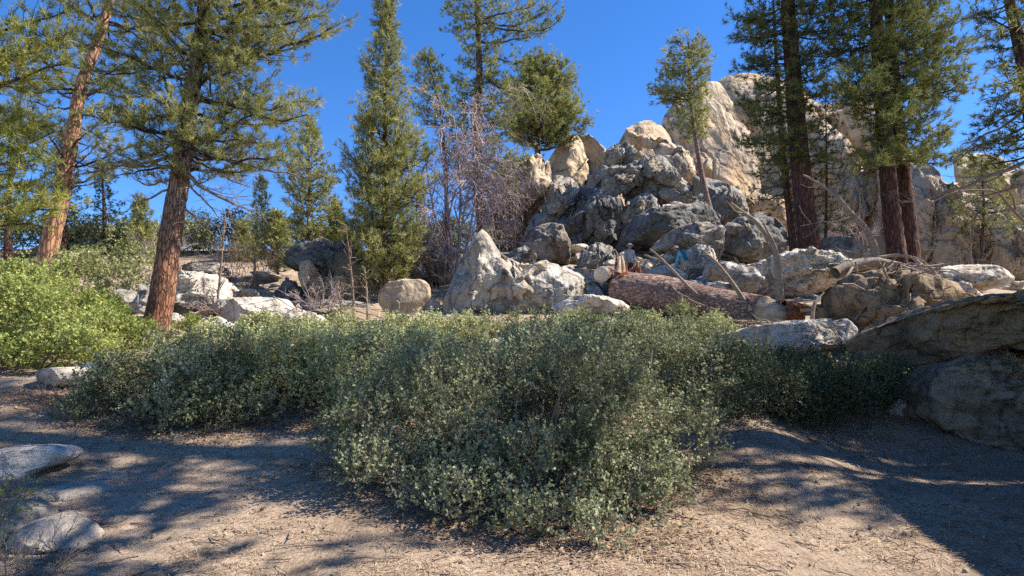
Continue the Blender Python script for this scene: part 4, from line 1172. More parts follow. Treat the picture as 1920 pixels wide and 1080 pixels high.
# thin dead saplings
for k, (pts, lab) in enumerate((([(665,605),(662,540),(655,470),(648,420)], 'thin dead sapling in front of the tan rock face'), ([(690,600),(688,550),(684,500)], 'short dead sapling nearest the perched boulder'),
                                ([(405,600),(410,540),(418,470),(422,400)], 'slim grey snag left of the white hummock'), ([(482,560),(478,500),(474,450)], 'thin grey snag above the white hummock'),
                                ([(1822,520),(1820,450),(1816,365)], 'thin straight dead sapling before the far right cliff'), ([(645,610),(640,570),(630,530)], 'bent dead sapling by the layered ledge'))):
    Yb = min(hit(*pts[0])[1], 36)
    twiggy('dead_sapling', lab, 'dead sapling', Yb, [pts], 2, DEADW if k % 2 else TWIGB, 120 + k, n_child=(22, 3), ratio=.16, r0=.05, spread=.8, rmin=.007)

# ------------------------------------------------------------------ fallen log and dead wood
def px_path(pts, n):
    return smooth_path([at(*p) for p in pts], n)
def log_obj():
    base = at(1330, 600, 20.5)
    root = thing('fallen_log', 'thick fallen pine log with reddish bark and a broken pale end', 'fallen log', tuple(base))
    P = px_path([(1160,548,22.4),(1230,552,21.6),(1300,565,20.8),(1370,578,20.0),(1425,586,19.4)], 130)
    t = np.linspace(0, 1, 130)
    R = .72 - .20 * t
    G = Geo()
    tubes(G, P, R, 56, disp=lambda V, N: bark_log(V, N, P[0], nrm(P[-1] - P[0])))
    geo_obj('bark', G, BARKL, root, base)
    # pale broken end
    P2 = px_path([(1410,584,19.55),(1440,588,19.3),(1470,590,19.0),(1486,590,18.9)], 24)
    t2 = np.linspace(0, 1, 24)
    G = Geo()
    tubes(G, P2, .51 - .08 * t2 - .25 * t2 ** 6, 48, disp=lambda V, N: .12 * fbm(V * 2.2, 4, 8) + .09 * ridged(V * np.array([.8, 4, 4]), 3, 4) - .05)
    geo_obj('bare_wood', G, WOODP, root, base)
    r = np.random.default_rng(3)
    for k in range(16):
        a = P2[-4] + r.normal(0, .22, 3) * np.array([.3, 1, 1])
        b = a + np.array([r.uniform(.15, .5), -.1, r.normal(0, .06)])
        G = Geo()
        tubes(G, np.stack([a, (a + b) / 2, b]), np.array([.09, .07, .01]), 5)
        geo_obj('splinter', G, WOODR if k % 3 else WOODP, root, base)
    G = Geo()
    c = P2[-1]
    tubes(G, np.stack([c + np.array([-.3, 0, -.05]), c + np.array([.05, -.05, -.08]), c + np.array([.22, -.08, -.1]), c + np.array([.26, -.08, -.1])]), np.array([.5, .47, .4, .02]), 26,
          disp=lambda V, N: .12 * fbm(V * 5, 4, 18))
    geo_obj('rotten_core', G, WOODR, root, base)
    # torn root-end
    for k in range(20):
        a = P[0] + np.array([r.uniform(-.2, .15) if k < 9 else r.uniform(.0, .8), r.normal(0, .25), r.uniform(.2, .7)])
        b = a + np.array([r.normal(.02, .10), r.normal(0, .1), r.uniform(.5, 1.0)]) * (1 if k < 9 else .45)
        G = Geo()
        tubes(G, smooth_path([a, (a + b) / 2 + r.normal(0, .04, 3), b], 6), np.array([.16, .14, .11, .08, .05, .01]) * r.uniform(.5, 1.1), 5)
        geo_obj('splinter', G, WOODR if k % 4 else WOODP, root, base)
    G = Geo()
    tubes(G, P[0] + np.array([[.25, 0, .0], [0, 0, 0], [-.3, .1, .03], [-.35, .1, .03]]), np.array([.78, .72, .45, .02]), 30, disp=lambda V, N: .2 * ridged(V * 2.5, 4, 2) - .1)
    geo_obj('rotten_core', G, WOODR, root, base)
    # dead branches standing on the log
    for pts, r0 in (([(1335,572,20.2),(1300,548,20.2),(1272,518,20.3),(1245,490,20.4),(1240,486,20.4)], .075), ([(1245,490,20.4),(1225,484,20.4),(1208,478,20.5)], .045), ([(1245,490,20.4),(1228,474,20.3),(1218,466,20.3)], .04),
                    ([(1405,582,19.3),(1388,552,19.3),(1360,512,19.4),(1340,488,19.4),(1320,472,19.5)], .085), ([(1350,498,19.4),(1330,478,19.4),(1318,477,19.4)], .03),
                    ([(1290,560,20.0),(1300,566,19.7),(1335,578,19.2),(1345,582,19.1)], .04), ([(1262,540,20.6),(1275,552,20.0),(1292,558,19.9)], .04), ([(1372,562,19.4),(1385,566,19.0),(1402,568,18.9)], .04)):
        Pp = px_path(pts, 12)
        G = Geo()
        tubes(G, Pp, r0 * (1 - .5 * np.linspace(0, 1, 12)), 8, disp=lambda V, N: .012 * fbm(V * 9, 3, 4))
        geo_obj('dead_branch', G, DEADW, root, base)
def bark_log(V, N, o, ax):
    u = (V - o) @ ax
    W = (V - o) - u[:, None] * ax * .68
    W = W * 7.0
    W = W + .35 * np.stack([vnoise(W, 3), vnoise(W, 4), vnoise(W, 5)], 1)
    f1, f2, cid = worley(W, 31)
    return .03 * (np.clip((f2 - f1) / .25, 0, 1) - .5 + .4 * (cid - .5)) + .05 * fbm(V * .9, 2, 6)
log_obj()

def dead_wood(name, label, cat, paths, mat=DEADW, part='limb', seed=1):
    b0 = at(*paths[0][0][0])
    root = thing(name, label, cat, tuple(b0))
    for pts, r0, r1 in paths:
        n = max(8, len(pts) * 5)
        P = px_path(pts, n)
        G = Geo()
        tubes(G, P, np.linspace(r0, r1, n), 12 if r0 > .06 else 7, disp=lambda V, N: r0 * .16 * fbm(V * 7, 4, seed))
        geo_obj(part, G, mat, root, b0)
    return root
Yd = 18.9
dead_wood('dead_tree', 'dead forked trunk standing upright behind the broken log end', 'dead tree',
          [([(1463,566,Yd),(1461,530,Yd),(1458,490,Yd),(1452,462,Yd),(1436,438,Yd+.1),(1416,414,Yd+.2),(1396,400,Yd+.3),(1376,386,Yd+.4),(1370,380,Yd+.4)], .13, .045),
           ([(1452,462,Yd),(1446,445,Yd-.1),(1436,430,Yd-.2),(1428,412,Yd-.2)], .05, .015), ([(1396,400,Yd+.3),(1380,398,Yd+.2),(1362,376,Yd+.2)], .03, .01),
           ([(1462,520,Yd),(1475,505,Yd),(1486,500,Yd)], .02, .006)])
Yd2 = 18.4
dead_wood('dead_tree', 'curved dead tree rising from the heap of dead wood', 'dead tree',
          [([(1642,496,Yd2),(1640,465,Yd2),(1628,435,Yd2),(1606,410,Yd2),(1588,392,Yd2),(1568,366,Yd2),(1545,350,Yd2+.3),(1522,336,Yd2+.4),(1506,328,Yd2+.4)], .12, .025),
           ([(1600,404,Yd2),(1570,416,Yd2-.2),(1540,416,Yd2-.3),(1500,424,Yd2-.4)], .03, .008), ([(1606,412,Yd2),(1620,380,Yd2+.2),(1640,352,Yd2+.3)], .025, .008),
           ([(1568,366,Yd2),(1575,340,Yd2),(1600,322,Yd2)], .02, .006), ([(1540,416,Yd2-.3),(1520,440,Yd2-.3),(1505,446,Yd2-.3)], .015, .005), ([(1545,350,Yd2+.3),(1515,352,Yd2+.2),(1500,345,Yd2+.2)], .018, .006),
           ([(1642,480,Yd2),(1600,474,Yd2-.3),(1560,465,Yd2-.4)], .03, .01), ([(1520,418,Yd2-.3),(1505,400,Yd2-.3),(1498,385,Yd2-.3)], .015, .005)])
dead_wood('dead_log', 'long bleached dead log arching over the heap to the right', 'dead log',
          [([(1566,512,17.6),(1600,496,17.7),(1645,490,17.8),(1690,502,17.6),(1730,524,17.2),(1760,545,16.8),(1792,566,16.4)], .17, .09),
           ([(1640,484,17.9),(1680,478,17.9),(1712,482,17.7),(1738,505,17.4)], .06, .03), ([(1690,502,17.6),(1720,520,17.0),(1748,556,16.6),(1756,580,16.4)], .07, .03),
           ([(1600,498,17.6),(1590,515,17.3),(1575,530,17.2)], .05, .02)])
dead_wood('stump', 'small white forked snag standing on the flat topped slab', 'snag', [([(1524,612,14.6),(1523,592,14.6),(1526,570,14.6),(1545,548,14.7)], .06, .02), ([(1524,576,14.6),(1514,572,14.6),(1508,568,14.5)], .025, .01)])
dead_wood('dead_branch', 'thin straight dead branch lying before the log end', 'branch', [([(1362,601,16.4),(1400,603,16.3),(1442,605,16.2),(1464,606,16.1)], .035, .03)])
dead_wood('dead_branch', 'crooked bare branch crossing the sky before the far right cliff', 'branch', [([(1945,440,22),(1900,395,22),(1870,358,22),(1820,356,22),(1780,362,22),(1745,382,22)], .06, .015), ([(1905,400,22),(1900,370,22),(1880,340,22)], .04, .01)], mat=TWIGB)
dead_wood('sawn_log', 'short round log with a pale sawn end left of the fallen log', 'log', [([(1160,512,23.6),(1142,514,22.9),(1128,515,22.3)], .31, .29)], mat=BARKL, part='bark')
def disc_end():
    o = bpy.data.objects['sawn_log']
    c = at(1127, 515, 22.25); n = nrm(at(1127, 515, 22.25) - at(1142, 514, 22.9))
    a = nrm(np.cross(n, [0, 0, 1.])); b = np.cross(n, a)
    th = np.linspace(0, 2 * np.pi, 30, endpoint=False)
    V = [c + n * .05] + [c + n * .02 + (a * math.cos(t) + b * math.sin(t)) * .25 for t in th] + [c - n * .03 + (a * math.cos(t) + b * math.sin(t)) * .29 for t in th]
    Fc = [[0, 1 + i, 1 + (i + 1) % 30] for i in range(30)] + [[1 + i, 31 + i, 31 + (i + 1) % 30] for i in range(30)] + [[1 + i, 31 + (i + 1) % 30, 1 + (i + 1) % 30] for i in range(30)]
    link('sawn_end', mesh_from('sawn_end', np.array(V) - np.array(o.location), [np.array(Fc)]), WOODC, o)
disc_end()

def debris(name, n, pxr, pyr, Yr, L, rad, mat, seed, lift=.3, surf=None):
    r = np.random.default_rng(seed)
    c = np.array([at(r.uniform(*pxr), r.uniform(*pyr), r.uniform(*Yr)) for _ in range(n)])
    d = nrm(r.normal(0, 1, (n, 3)) * np.array([1, .7, .35]) + np.array([.3, 0, -.15]))
    ln = r.uniform(.3, 1, (n, 1)) * L
    K = 5; t = np.linspace(-.5, .5, K)
    P = c[:, None] + d[:, None] * (ln[:, None] * t[None, :, None]) + np.cumsum(r.normal(0, .05, (n, K, 3)), 1) * ln[:, None]
    G = Geo()
    tubes(G, P, rad * r.uniform(.3, 1.2, (n, 1)) * np.linspace(1, .4, K)[None], 5)
    o = geo_obj(name, G, mat)
    return tag(o, None, None, None, 'stuff')
debris('debris', 95, (1590, 1760), (500, 556), (14.8, 17.6), 1.7, .032, DEADW, 41)['label'] = 'tangled heap of dead sticks on the shaded brown rock'
debris('debris', 70, (1340, 1500), (600, 625), (14.5, 17.0), .6, .02, DEADW, 42)['label'] = 'loose sticks and bark scattered around the log end'
debris('debris', 60, (1600, 1720), (700, 770), (11.2, 12.6), .8, .015, DEADW, 43)['label'] = 'dead sticks lying in the shaded gully'
debris('debris', 110, (360, 700), (560, 610), (18, 22), 1.0, .018, TWIGB, 44)['label'] = 'dead sticks among the rocks behind the left shrubs'

# ------------------------------------------------------------------ leafy shrubs
def shrub_geo(lobes, n, seed, leaf=.03, sprig=.24, M=12, up=.5, tint=.5, rough=.25, floor=True, twig_r=.003, gap=-.2):
    r = np.random.default_rng(seed)
    lobes = np.array(lobes, float)
    sub = []
    for l in lobes:
        for _ in range(9):
            dd = r.normal(size=3); dd[2] = abs(dd[2]) * .9; dd[1] -= .4; dd /= np.linalg.norm(dd)
            q = r.uniform(.16, .46) * (l[3] + l[5]) / 2
            sub.append([*(l[:3] + dd * l[3:] * r.uniform(.85, 1.2)), q * 1.1, q, q * .95])
    big_n = len(lobes)
    lobes = np.concatenate([lobes * np.array([1, 1, 1, .93, .93, .9]), np.array(sub)])
    wt = lobes[:, 3] * lobes[:, 5] + lobes[:, 3] * lobes[:, 4]
    li = r.choice(len(lobes), n, p=wt / wt.sum())
    d = nrm(r.normal(size=(n, 3)) + np.array([[0, 0, .35]]))
    C0, Rr = lobes[li, :3], lobes[li, 3:]
    k = r.uniform(.45, 1.0, (n, 1)) ** .5
    k = k * (1 + rough * fbm(d * 2.4 + li[:, None] * 3.1, 3, seed)[:, None] + rough * .7 * vnoise(d * 6 + li[:, None], seed + 4)[:, None])
    B = C0 + d * Rr * k
    dr = nrm(d * .55 + np.array([[0, 0, up]]) + r.normal(0, .38, (n, 3)))
    if floor:
        ok = (B[:, 2] > g(B[:, 0], B[:, 1]) + .03) & (fbm(B * 2.6, 3, seed + 3) > gap)
        B, dr, li = B[ok], dr[ok], li[ok]
    n = len(B)
    clump = fbm(B * 1.7, 2, seed + 8)
    GL, GS = Geo(), Geo()
    ln = sprig * r.uniform(.5, 1.25, (n, 1))
    E = B + dr * ln
    sd = nrm(np.cross(dr, r.normal(size=(n, 3)))) * twig_r
    GS.add(np.stack([B - sd, B + sd, E], 1).reshape(-1, 3), np.arange(n * 3).reshape(-1, 3))
    tt = r.uniform(.15, 1.03, (n, M))
    a = nrm(np.cross(dr, r.normal(size=(n, 3)))); b = np.cross(dr, a)
    th = r.uniform(0, 2 * np.pi, (n, M))
    ld = nrm(dr[:, None] * r.uniform(.3, 1.0, (n, M, 1)) + a[:, None] * np.cos(th)[..., None] + b[:, None] * np.sin(th)[..., None])
    ls = leaf * r.uniform(.65, 1.3, (n, M, 1))
    base = B[:, None] + dr[:, None] * (ln[:, None] * tt[..., None])
    tip = base + ld * ls
    wd = nrm(np.cross(ld, r.normal(size=(n, M, 3)))) * ls * .33
    mid = base + ld * ls * .55
    lt = r.normal(0, .16, len(lobes))[li]
    tn = np.clip(tint + lt[:, None] + .22 * clump[:, None] + r.normal(0, .17, (n, 1)) + r.normal(0, .08, (n, M)), 0, 1)
    if leaf > .037:
        V = np.stack([base, tip, mid + wd * 2.1], 2).reshape(-1, 3)
        GL.add(V, np.arange(n * M * 3).reshape(-1, 3), np.repeat(tn.ravel(), 3))
    else:
        V = np.stack([base, mid - wd, tip, mid + wd], 2).reshape(-1, 3)
        GL.add(V, np.arange(n * M * 4).reshape(-1, 4), np.repeat(tn.ravel(), 4))
    return GL, GS, B

def shrub(label, lobes, n, seed, mat, cat='shrub', group=None, stems=14, **kw):
    lobes = [tuple(l) for l in lobes]
    bx = np.mean([l[0] for l in lobes]); by = np.mean([l[1] for l in lobes])
    base = np.array([bx, by, gz(bx, by)])
    root = thing('shrub', label, cat, tuple(base), group)
    GL, GS, B = shrub_geo(lobes, n, seed, **kw)
    geo_obj('leaves', GL, mat, root, base, smooth=False)
    geo_obj('twigs', GS, TWIGB, root, base)
    r = np.random.default_rng(seed + 1)
    m = max(40, n // 60)                            # leafless grey twigs showing through the leaves
    q = B[r.integers(0, len(B), m)]
    dq = nrm(r.normal(0, .5, (m, 3)) + np.array([[0, -.25, .6]])) * r.uniform(.12, .4, (m, 1))
    GD = Geo(); tubes(GD, np.stack([q, q + dq * .5 + r.normal(0, .02, (m, 3)), q + dq], 1), np.tile([[.006, .004, .002]], (m, 1)), 3)
    tag(geo_obj('dead_twigs', GD, DEADW, root, base), None, None, None, 'stuff')
    for k in range(stems):
        e = B[r.integers(len(B))]
        s = np.array([base[0] + (e[0] - base[0]) * .35 + r.normal(0, .12), base[1] + (e[1] - base[1]) * .35 + r.normal(0, .12), 0])
        s[2] = gz(s[0], s[1]) - .05
        P = smooth_path([s, s * .5 + e * .5 + np.array([0, 0, .12]) + r.normal(0, .06, 3), e], 9)
        P = P + np.cumsum(r.normal(0, .012, P.shape), 0)
        G = Geo()
        tubes(G, P, np.linspace(.02, .005, 9), 5)
        geo_obj('stem', G, TWIGB, root, base)
    return root
def L_(px, py, Y, rx, ry, rz):
    c = at(px, py, Y)
    return (c[0], c[1], c[2], rx, ry, rz)

# the great foreground shrub
shrub('largest grey green shrub spreading across the middle of the foreground',
      [L_(960,760,8.0,1.35,1.3,.85), L_(790,800,7.7,.95,1.0,.62), L_(1120,770,7.8,1.05,1.1,.72), L_(1210,800,7.5,.75,.9,.55), L_(700,820,7.6,.55,.6,.40), L_(640,840,7.4,.30,.35,.22),
       L_(900,860,7.0,.75,.6,.52), L_(1050,880,6.8,.75,.6,.50), L_(1160,900,6.8,.55,.55,.40), L_(1180,960,6.3,.30,.3,.26), L_(1060,950,6.3,.36,.3,.22), L_(820,900,6.8,.50,.4,.32),
       L_(1270,850,7.4,.38,.5,.42), L_(1000,985,5.95,.34,.3,.2), L_(1140,1000,5.85,.36,.3,.22), L_(880,960,6.2,.3,.3,.2), L_(1200,1010,5.75,.2,.2,.14), L_(700,890,6.9,.35,.35,.22), L_(880,720,9.0,1.2,1.0,.55), L_(1080,720,9.0,1.2,1.0,.55), L_(780,940,6.5,.22,.25,.15), L_(1230,930,6.6,.25,.3,.25)],
      16500, 201, LEAFG, M=11, leaf=.036, sprig=.24, stems=90, rough=.35, tint=.45, gap=-.12)
sg = 'grey green shrubs in the thicket'
shrub('dark grey shrub at the foot of the orange pine trunk', [L_(330,738,10.0,.95,.9,.66), L_(245,745,9.8,.65,.7,.58), L_(400,735,9.8,.7,.8,.66), L_(210,780,9.3,.42,.5,.32), L_(300,790,9.3,.6,.5,.35), L_(430,770,9.6,.5,.5,.35)], 6200, 202, LEAFG, group=sg, leaf=.038, M=11, tint=.38, stems=24, rough=.35)
shrub('wide olive shrub between the orange trunk and the middle of the thicket', [L_(520,715,11.0,1.2,1.0,.6), L_(600,705,11.5,1.1,1.0,.62), L_(560,740,10.4,.9,.6,.42), L_(470,705,11.4,.8,.8,.6)], 6200, 203, LEAFM, group=sg, leaf=.042, M=10, stems=14)
shrub('olive shrub just behind the left of the largest shrub', [L_(700,695,10.8,1.2,1.0,.6), L_(770,690,11.2,1.0,1.0,.6), L_(650,730,10.0,.8,.7,.5)], 5200, 204, LEAFM, group=sg, leaf=.042, M=10, stems=12)
shrub('pale shrub under the white hummock', [L_(470,655,14.5,1.1,1.0,.42), L_(560,650,15.0,1.2,1.0,.42), L_(400,665,13.5,.9,.8,.4)], 4600, 205, LEAFM, group=sg, leaf=.05, M=9, stems=8, tint=.6)
shrub('pale shrub under the perched tan boulder', [L_(680,645,15.5,1.3,1.0,.42), L_(780,652,15.0,1.3,1.0,.38), L_(620,655,14.0,1.0,.9,.42)], 4600, 206, LEAFM, group=sg, leaf=.05, M=9, stems=8, tint=.6)
shrub('pale shrub under the pointed white wall', [L_(860,640,15.3,1.1,1.0,.42), L_(940,636,16.0,1.1,1.0,.42), L_(1010,640,15.5,1.0,.9,.38), L_(1060,630,17,.8,.7,.35)], 3800, 207, LEAFM, group=sg, leaf=.05, M=9, stems=8, tint=.55)
shrub('olive shrub right behind the top of the largest shrub', [L_(860,694,11.5,1.1,.9,.36), L_(980,698,11.6,1.1,.9,.33), L_(1080,700,11.2,1.0,.9,.36)], 4600, 208, LEAFM, group=sg, leaf=.042, M=10, stems=10)
shrub('fresh green shrub growing against the fallen log', [L_(1280,628,15.3,1.1,.8,.36), L_(1200,634,15.2,1.0,.8,.34), L_(1340,634,14.8,.6,.6,.36), L_(1110,628,16,1.0,.8,.32)], 4800, 209, LEAFM, group=sg, leaf=.048, M=9, stems=8, tint=.5)
shrub('green shrub right of the largest shrub below the log', [L_(1230,688,12.0,1.1,.9,.52), L_(1300,685,12.2,.8,.8,.5), L_(1160,670,12.4,.9,.8,.5)], 4400, 210, LEAFG, group=sg, leaf=.042, M=10, stems=10, tint=.45)
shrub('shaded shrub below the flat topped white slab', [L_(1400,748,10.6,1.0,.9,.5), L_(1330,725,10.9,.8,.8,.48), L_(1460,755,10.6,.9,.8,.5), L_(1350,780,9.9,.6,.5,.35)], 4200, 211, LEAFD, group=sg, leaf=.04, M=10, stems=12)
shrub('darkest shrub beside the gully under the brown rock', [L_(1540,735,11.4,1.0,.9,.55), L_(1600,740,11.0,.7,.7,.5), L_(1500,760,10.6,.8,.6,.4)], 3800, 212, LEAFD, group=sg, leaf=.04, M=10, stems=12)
shrub('small green sprig of shrub at the mouth of the gully', [L_(1655,700,12.0,.4,.4,.25), L_(1630,720,11.8,.35,.3,.2)], 800, 213, LEAFM, group=sg, leaf=.045, M=9, stems=4)
for lo, lab, k in RIDGE:
    shrub(lab, lo, 1500, 230 + k, LEAFM if k % 2 else LEAFD, group='thickets on the ridge', leaf=.13, sprig=.4, M=6, stems=5, tint=.35, twig_r=.008)
sb = 'bright green bushes at the left edge'
shrub('bright lime green bush at the left edge below the reddish trunk', [L_(30,620,12.5,1.1,1.0,.8), L_(120,640,12.2,.9,.9,.6), L_(-60,600,12.8,1.0,1.0,.95), L_(60,570,13.4,.9,.9,.6), L_(170,660,11.8,.5,.5,.3), L_(30,680,11.8,.9,.6,.35)],
      6800, 221, LEAFB, cat='bush', group=sb, leaf=.055, M=9, stems=16, tint=.55, up=.7)
shrub('bright olive bush between lime bush and orange trunk', [L_(190,640,13.5,.7,.8,.45), L_(232,645,14.0,.45,.6,.32), L_(140,605,14.5,.8,.8,.5), L_(352,628,16.8,.45,.4,.3)], 4200, 222, LEAFB, cat='bush', group=sb, leaf=.055, M=9, stems=10, tint=.2, up=.7)
shrub('grey olive brush on the slope behind the lime green bush', [L_(180,535,22,1.6,1.3,.8), L_(240,520,25,1.6,1.2,.8), L_(120,540,21,1.2,1.0,.7)], 3000, 223, LEAFM, cat='bush', group=sb, leaf=.08, M=7, stems=6, tint=.3)
shrub('small lime sprig poking in at the lower left corner', [L_(8,945,5.6,.14,.14,.07), L_(-20,975,5.5,.16,.15,.08)], 60, 224, LEAFB, cat='sprig', leaf=.03, M=8, stems=3, tint=.6)
twiggy('bare_bush', 'leafless reddish bush in the dirt left of the dark grey shrub', 'bare bush', 9.4,
       [[(150+dx,800),(140+dx*2.2,775),(130+dx*4.5,745)] for dx in (-24,-14,-5,3,12,20)], 2, TWIGB, 140, n_child=(9, 6), ratio=.55, r0=.012, spread=.6)
twiggy('bare_bush', 'pale dry sticks in the lower left corner', 'dry bush', 5.3,
       [[(40+dx,1120),(30+dx*1.6,1070),(60+dx*3.0,1025)] for dx in (-28,-16,-6,4,14,24,34)], 2, DEADW, 141, n_child=(6, 4), ratio=.5, r0=.008, spread=.5)

# ------------------------------------------------------------------ forest-floor litter near the viewer
def litter():
    r = np.random.default_rng(9)
    n = 52000
    y = 4.2 + 8.0 * r.uniform(0, 1, n) ** 1.5
    x = r.uniform(-1, 1, n) * (y * .85 + .5)
    z = g(x, y) + .012 + r.uniform(0, .014, n)
    P = np.stack([x, y, x * 0], 1)
    keep = r.uniform(0, 1, n) < np.clip(.5 + 1.9 * fbm(P / .8, 3, 3), .06, 1)
    x, y, z = x[keep], y[keep], z[keep]; n = len(x)
    th = r.uniform(0, np.pi, n); L = r.uniform(.05, .17, n); w = r.uniform(.0012, .0032, n)
    dx, dy = np.cos(th), np.sin(th)
    cv = r.normal(0, .15, n)
    c = np.stack([x, y, z], 1)
    d = np.stack([dx, dy, r.normal(0, .06, n)], 1); s = np.stack([-dy, dx, 0 * dx], 1)
    V = []
    for t in (-.5, 0, .5):
        m = c + d * (L * t)[:, None] + s * (L * cv * (4 * t * t))[:, None]
        V += [m - s * w[:, None], m + s * w[:, None]]
    V = np.stack(V, 1).reshape(-1, 3)
    b = np.arange(n)[:, None] * 6
    q = np.concatenate([b + np.array([[0, 1, 3, 2]]), b + np.array([[2, 3, 5, 4]])])
    G = Geo(); G.add(V, q, np.repeat(r.uniform(0, 1, n), 6))
    m = foliage_mat('dry_needles', (0.22, 0.12, 0.065), (0.66, 0.52, 0.36), .1, .7)
    tag(geo_obj('pine_litter', G, m), 'fallen dry pine needles on the dirt', None, None, 'stuff')
    # pebbles and cone scales
    U, Fc = ico(1)
    n = 1500
    y = 4.3 + 8 * r.uniform(0, 1, n) ** 1.4; x = r.uniform(-1, 1, n) * (y * .85)
    s = .006 + .02 * r.uniform(0, 1, n) ** 4
    c = np.stack([x, y, g(x, y) + .008], 1)
    V = c[:, None] + U[None] * (s[:, None, None] * r.uniform(.6, 1.3, (n, 1, 3))) * (1 + r.normal(0, .12, (n, len(U), 1)))
    G = Geo(); G.add(V.reshape(-1, 3), (Fc[None] + (np.arange(n) * len(U))[:, None, None]).reshape(-1, 3))
    tag(geo_obj('gravel', G, BLD), 'small stones scattered on the dirt', None, None, 'stuff')
    n = 800
    y = 4.4 + 7 * r.uniform(0, 1, n) ** 1.3; x = r.uniform(-1, 1, n) * (y * .85)
    th = r.uniform(0, 6.28, n); L = r.uniform(.08, .4, n)
    c = np.stack([x, y, g(x, y) + .018], 1)
    t = np.linspace(-.5, .5, 5)
    P = c[:, None] + (np.stack([np.cos(th), np.sin(th), 0 * th], 1) * L[:, None])[:, None] * t[None, :, None] + r.normal(0, .05, (n, 5, 3)) * np.array([1, 1, .3]) * L[:, None, None]
    G = Geo(); tubes(G, P, np.repeat(r.uniform(.002, .007, (n, 1)), 5, 1), 4)
    tag(geo_obj('twig_litter', G, TWIGB), 'fallen twigs on the dirt', None, None, 'stuff')
litter()
def leaf_litter():
    # dead leaves and bark flakes gathered under the shrubs
    r = np.random.default_rng(19)
    spots = [(960, 985), (1180, 1000), (780, 930), (640, 880), (1290, 900), (300, 815), (200, 800), (430, 810), (560, 800), (1340, 800), (1500, 790), (1070, 1015), (880, 975), (60, 745)]
    cs = np.array([hit(*p) for p in spots])
    n = 15000
    k = r.integers(0, len(cs), n)
    x = cs[k, 0] + r.normal(0, .45, n); y = cs[k, 1] + r.normal(.1, .32, n)
    c = np.stack([x, y, g(x, y) + .014 + r.uniform(0, .012, n)], 1)
    th = r.uniform(0, 6.28, n); L = r.uniform(.010, .03, (n, 1))
    d = np.stack([np.cos(th), np.sin(th), r.normal(0, .3, n)], 1); e = np.stack([-np.sin(th), np.cos(th), r.normal(0, .3, n)], 1)
    V = np.stack([c - d * L, c - e * L * .55, c + d * L, c + e * L * .55], 1).reshape(-1, 3)
    G = Geo(); G.add(V, np.arange(4 * n).reshape(-1, 4), np.repeat(r.uniform(0, 1, n), 4))
    tag(geo_obj('leaf_litter', G, foliage_mat('dead_leaves', (0.12, 0.065, 0.04), (0.42, 0.29, 0.19), .1, .7), smooth=False), 'dead leaves and bark flakes gathered under the shrubs', None, None, 'stuff')
leaf_litter()

# ------------------------------------------------------------------ hikers
def flat(name, c, rough=.8):
    m, nt, b, out = mat_new(name)
    n = noise(nt, pos(nt), 30, 4, .6)
    nt.links.new(mix(nt, math_(nt, 'MULTIPLY', n, .5), c, tuple(x * .7 for x in c)), b.inputs['Base Color'])
    b.inputs['Roughness'].default_value = rough
    return m
SKIN, BLUE, TEAL = flat('skin', (.5, .27, .18)), flat('shirt_blue', (.12, .42, .62)), flat('pack_teal', (.02, .16, .25))
KHAKI, HATW, DARKC, GREYC, BOOT = flat('shorts_tan', (.45, .33, .2)), flat('hat_white', (.75, .72, .68)), flat('trousers_dark', (.03, .035, .045)), flat('shirt_grey', (.42, .42, .42)), flat('boot_brown', (.08, .05, .035))
def skinned(name, verts, edges, radii, mat, parent, lv=2):
    me = bpy.data.meshes.new(name)
    me.from_pydata([tuple(v) for v in verts], edges, [])
    o = link(name, me, mat, parent)
    m = o.modifiers.new('Skin', 'SKIN')
    for i, rr in enumerate(radii):
        sv = me.skin_vertices[0].data[i]
        sv.radius = (rr, rr) if not hasattr(rr, '__len__') else rr
        sv.use_root = (i == 0)
    m.use_smooth_shade = True
    s = o.modifiers.new('Sub', 'SUBSURF'); s.levels = s.render_levels = lv
    return o
def chain(n, start=0):
    return [(i, i + 1) for i in range(start, start + n - 1)]
def ball(name, c, rad, mat, parent, lvl=3, disp=None):
    U, Fc = ico(lvl)
    V = U * np.array(rad)
    if disp is not None: V = disp(V, U)
    return link(name, mesh_from(name, V + np.array(c), [Fc]), mat, parent)
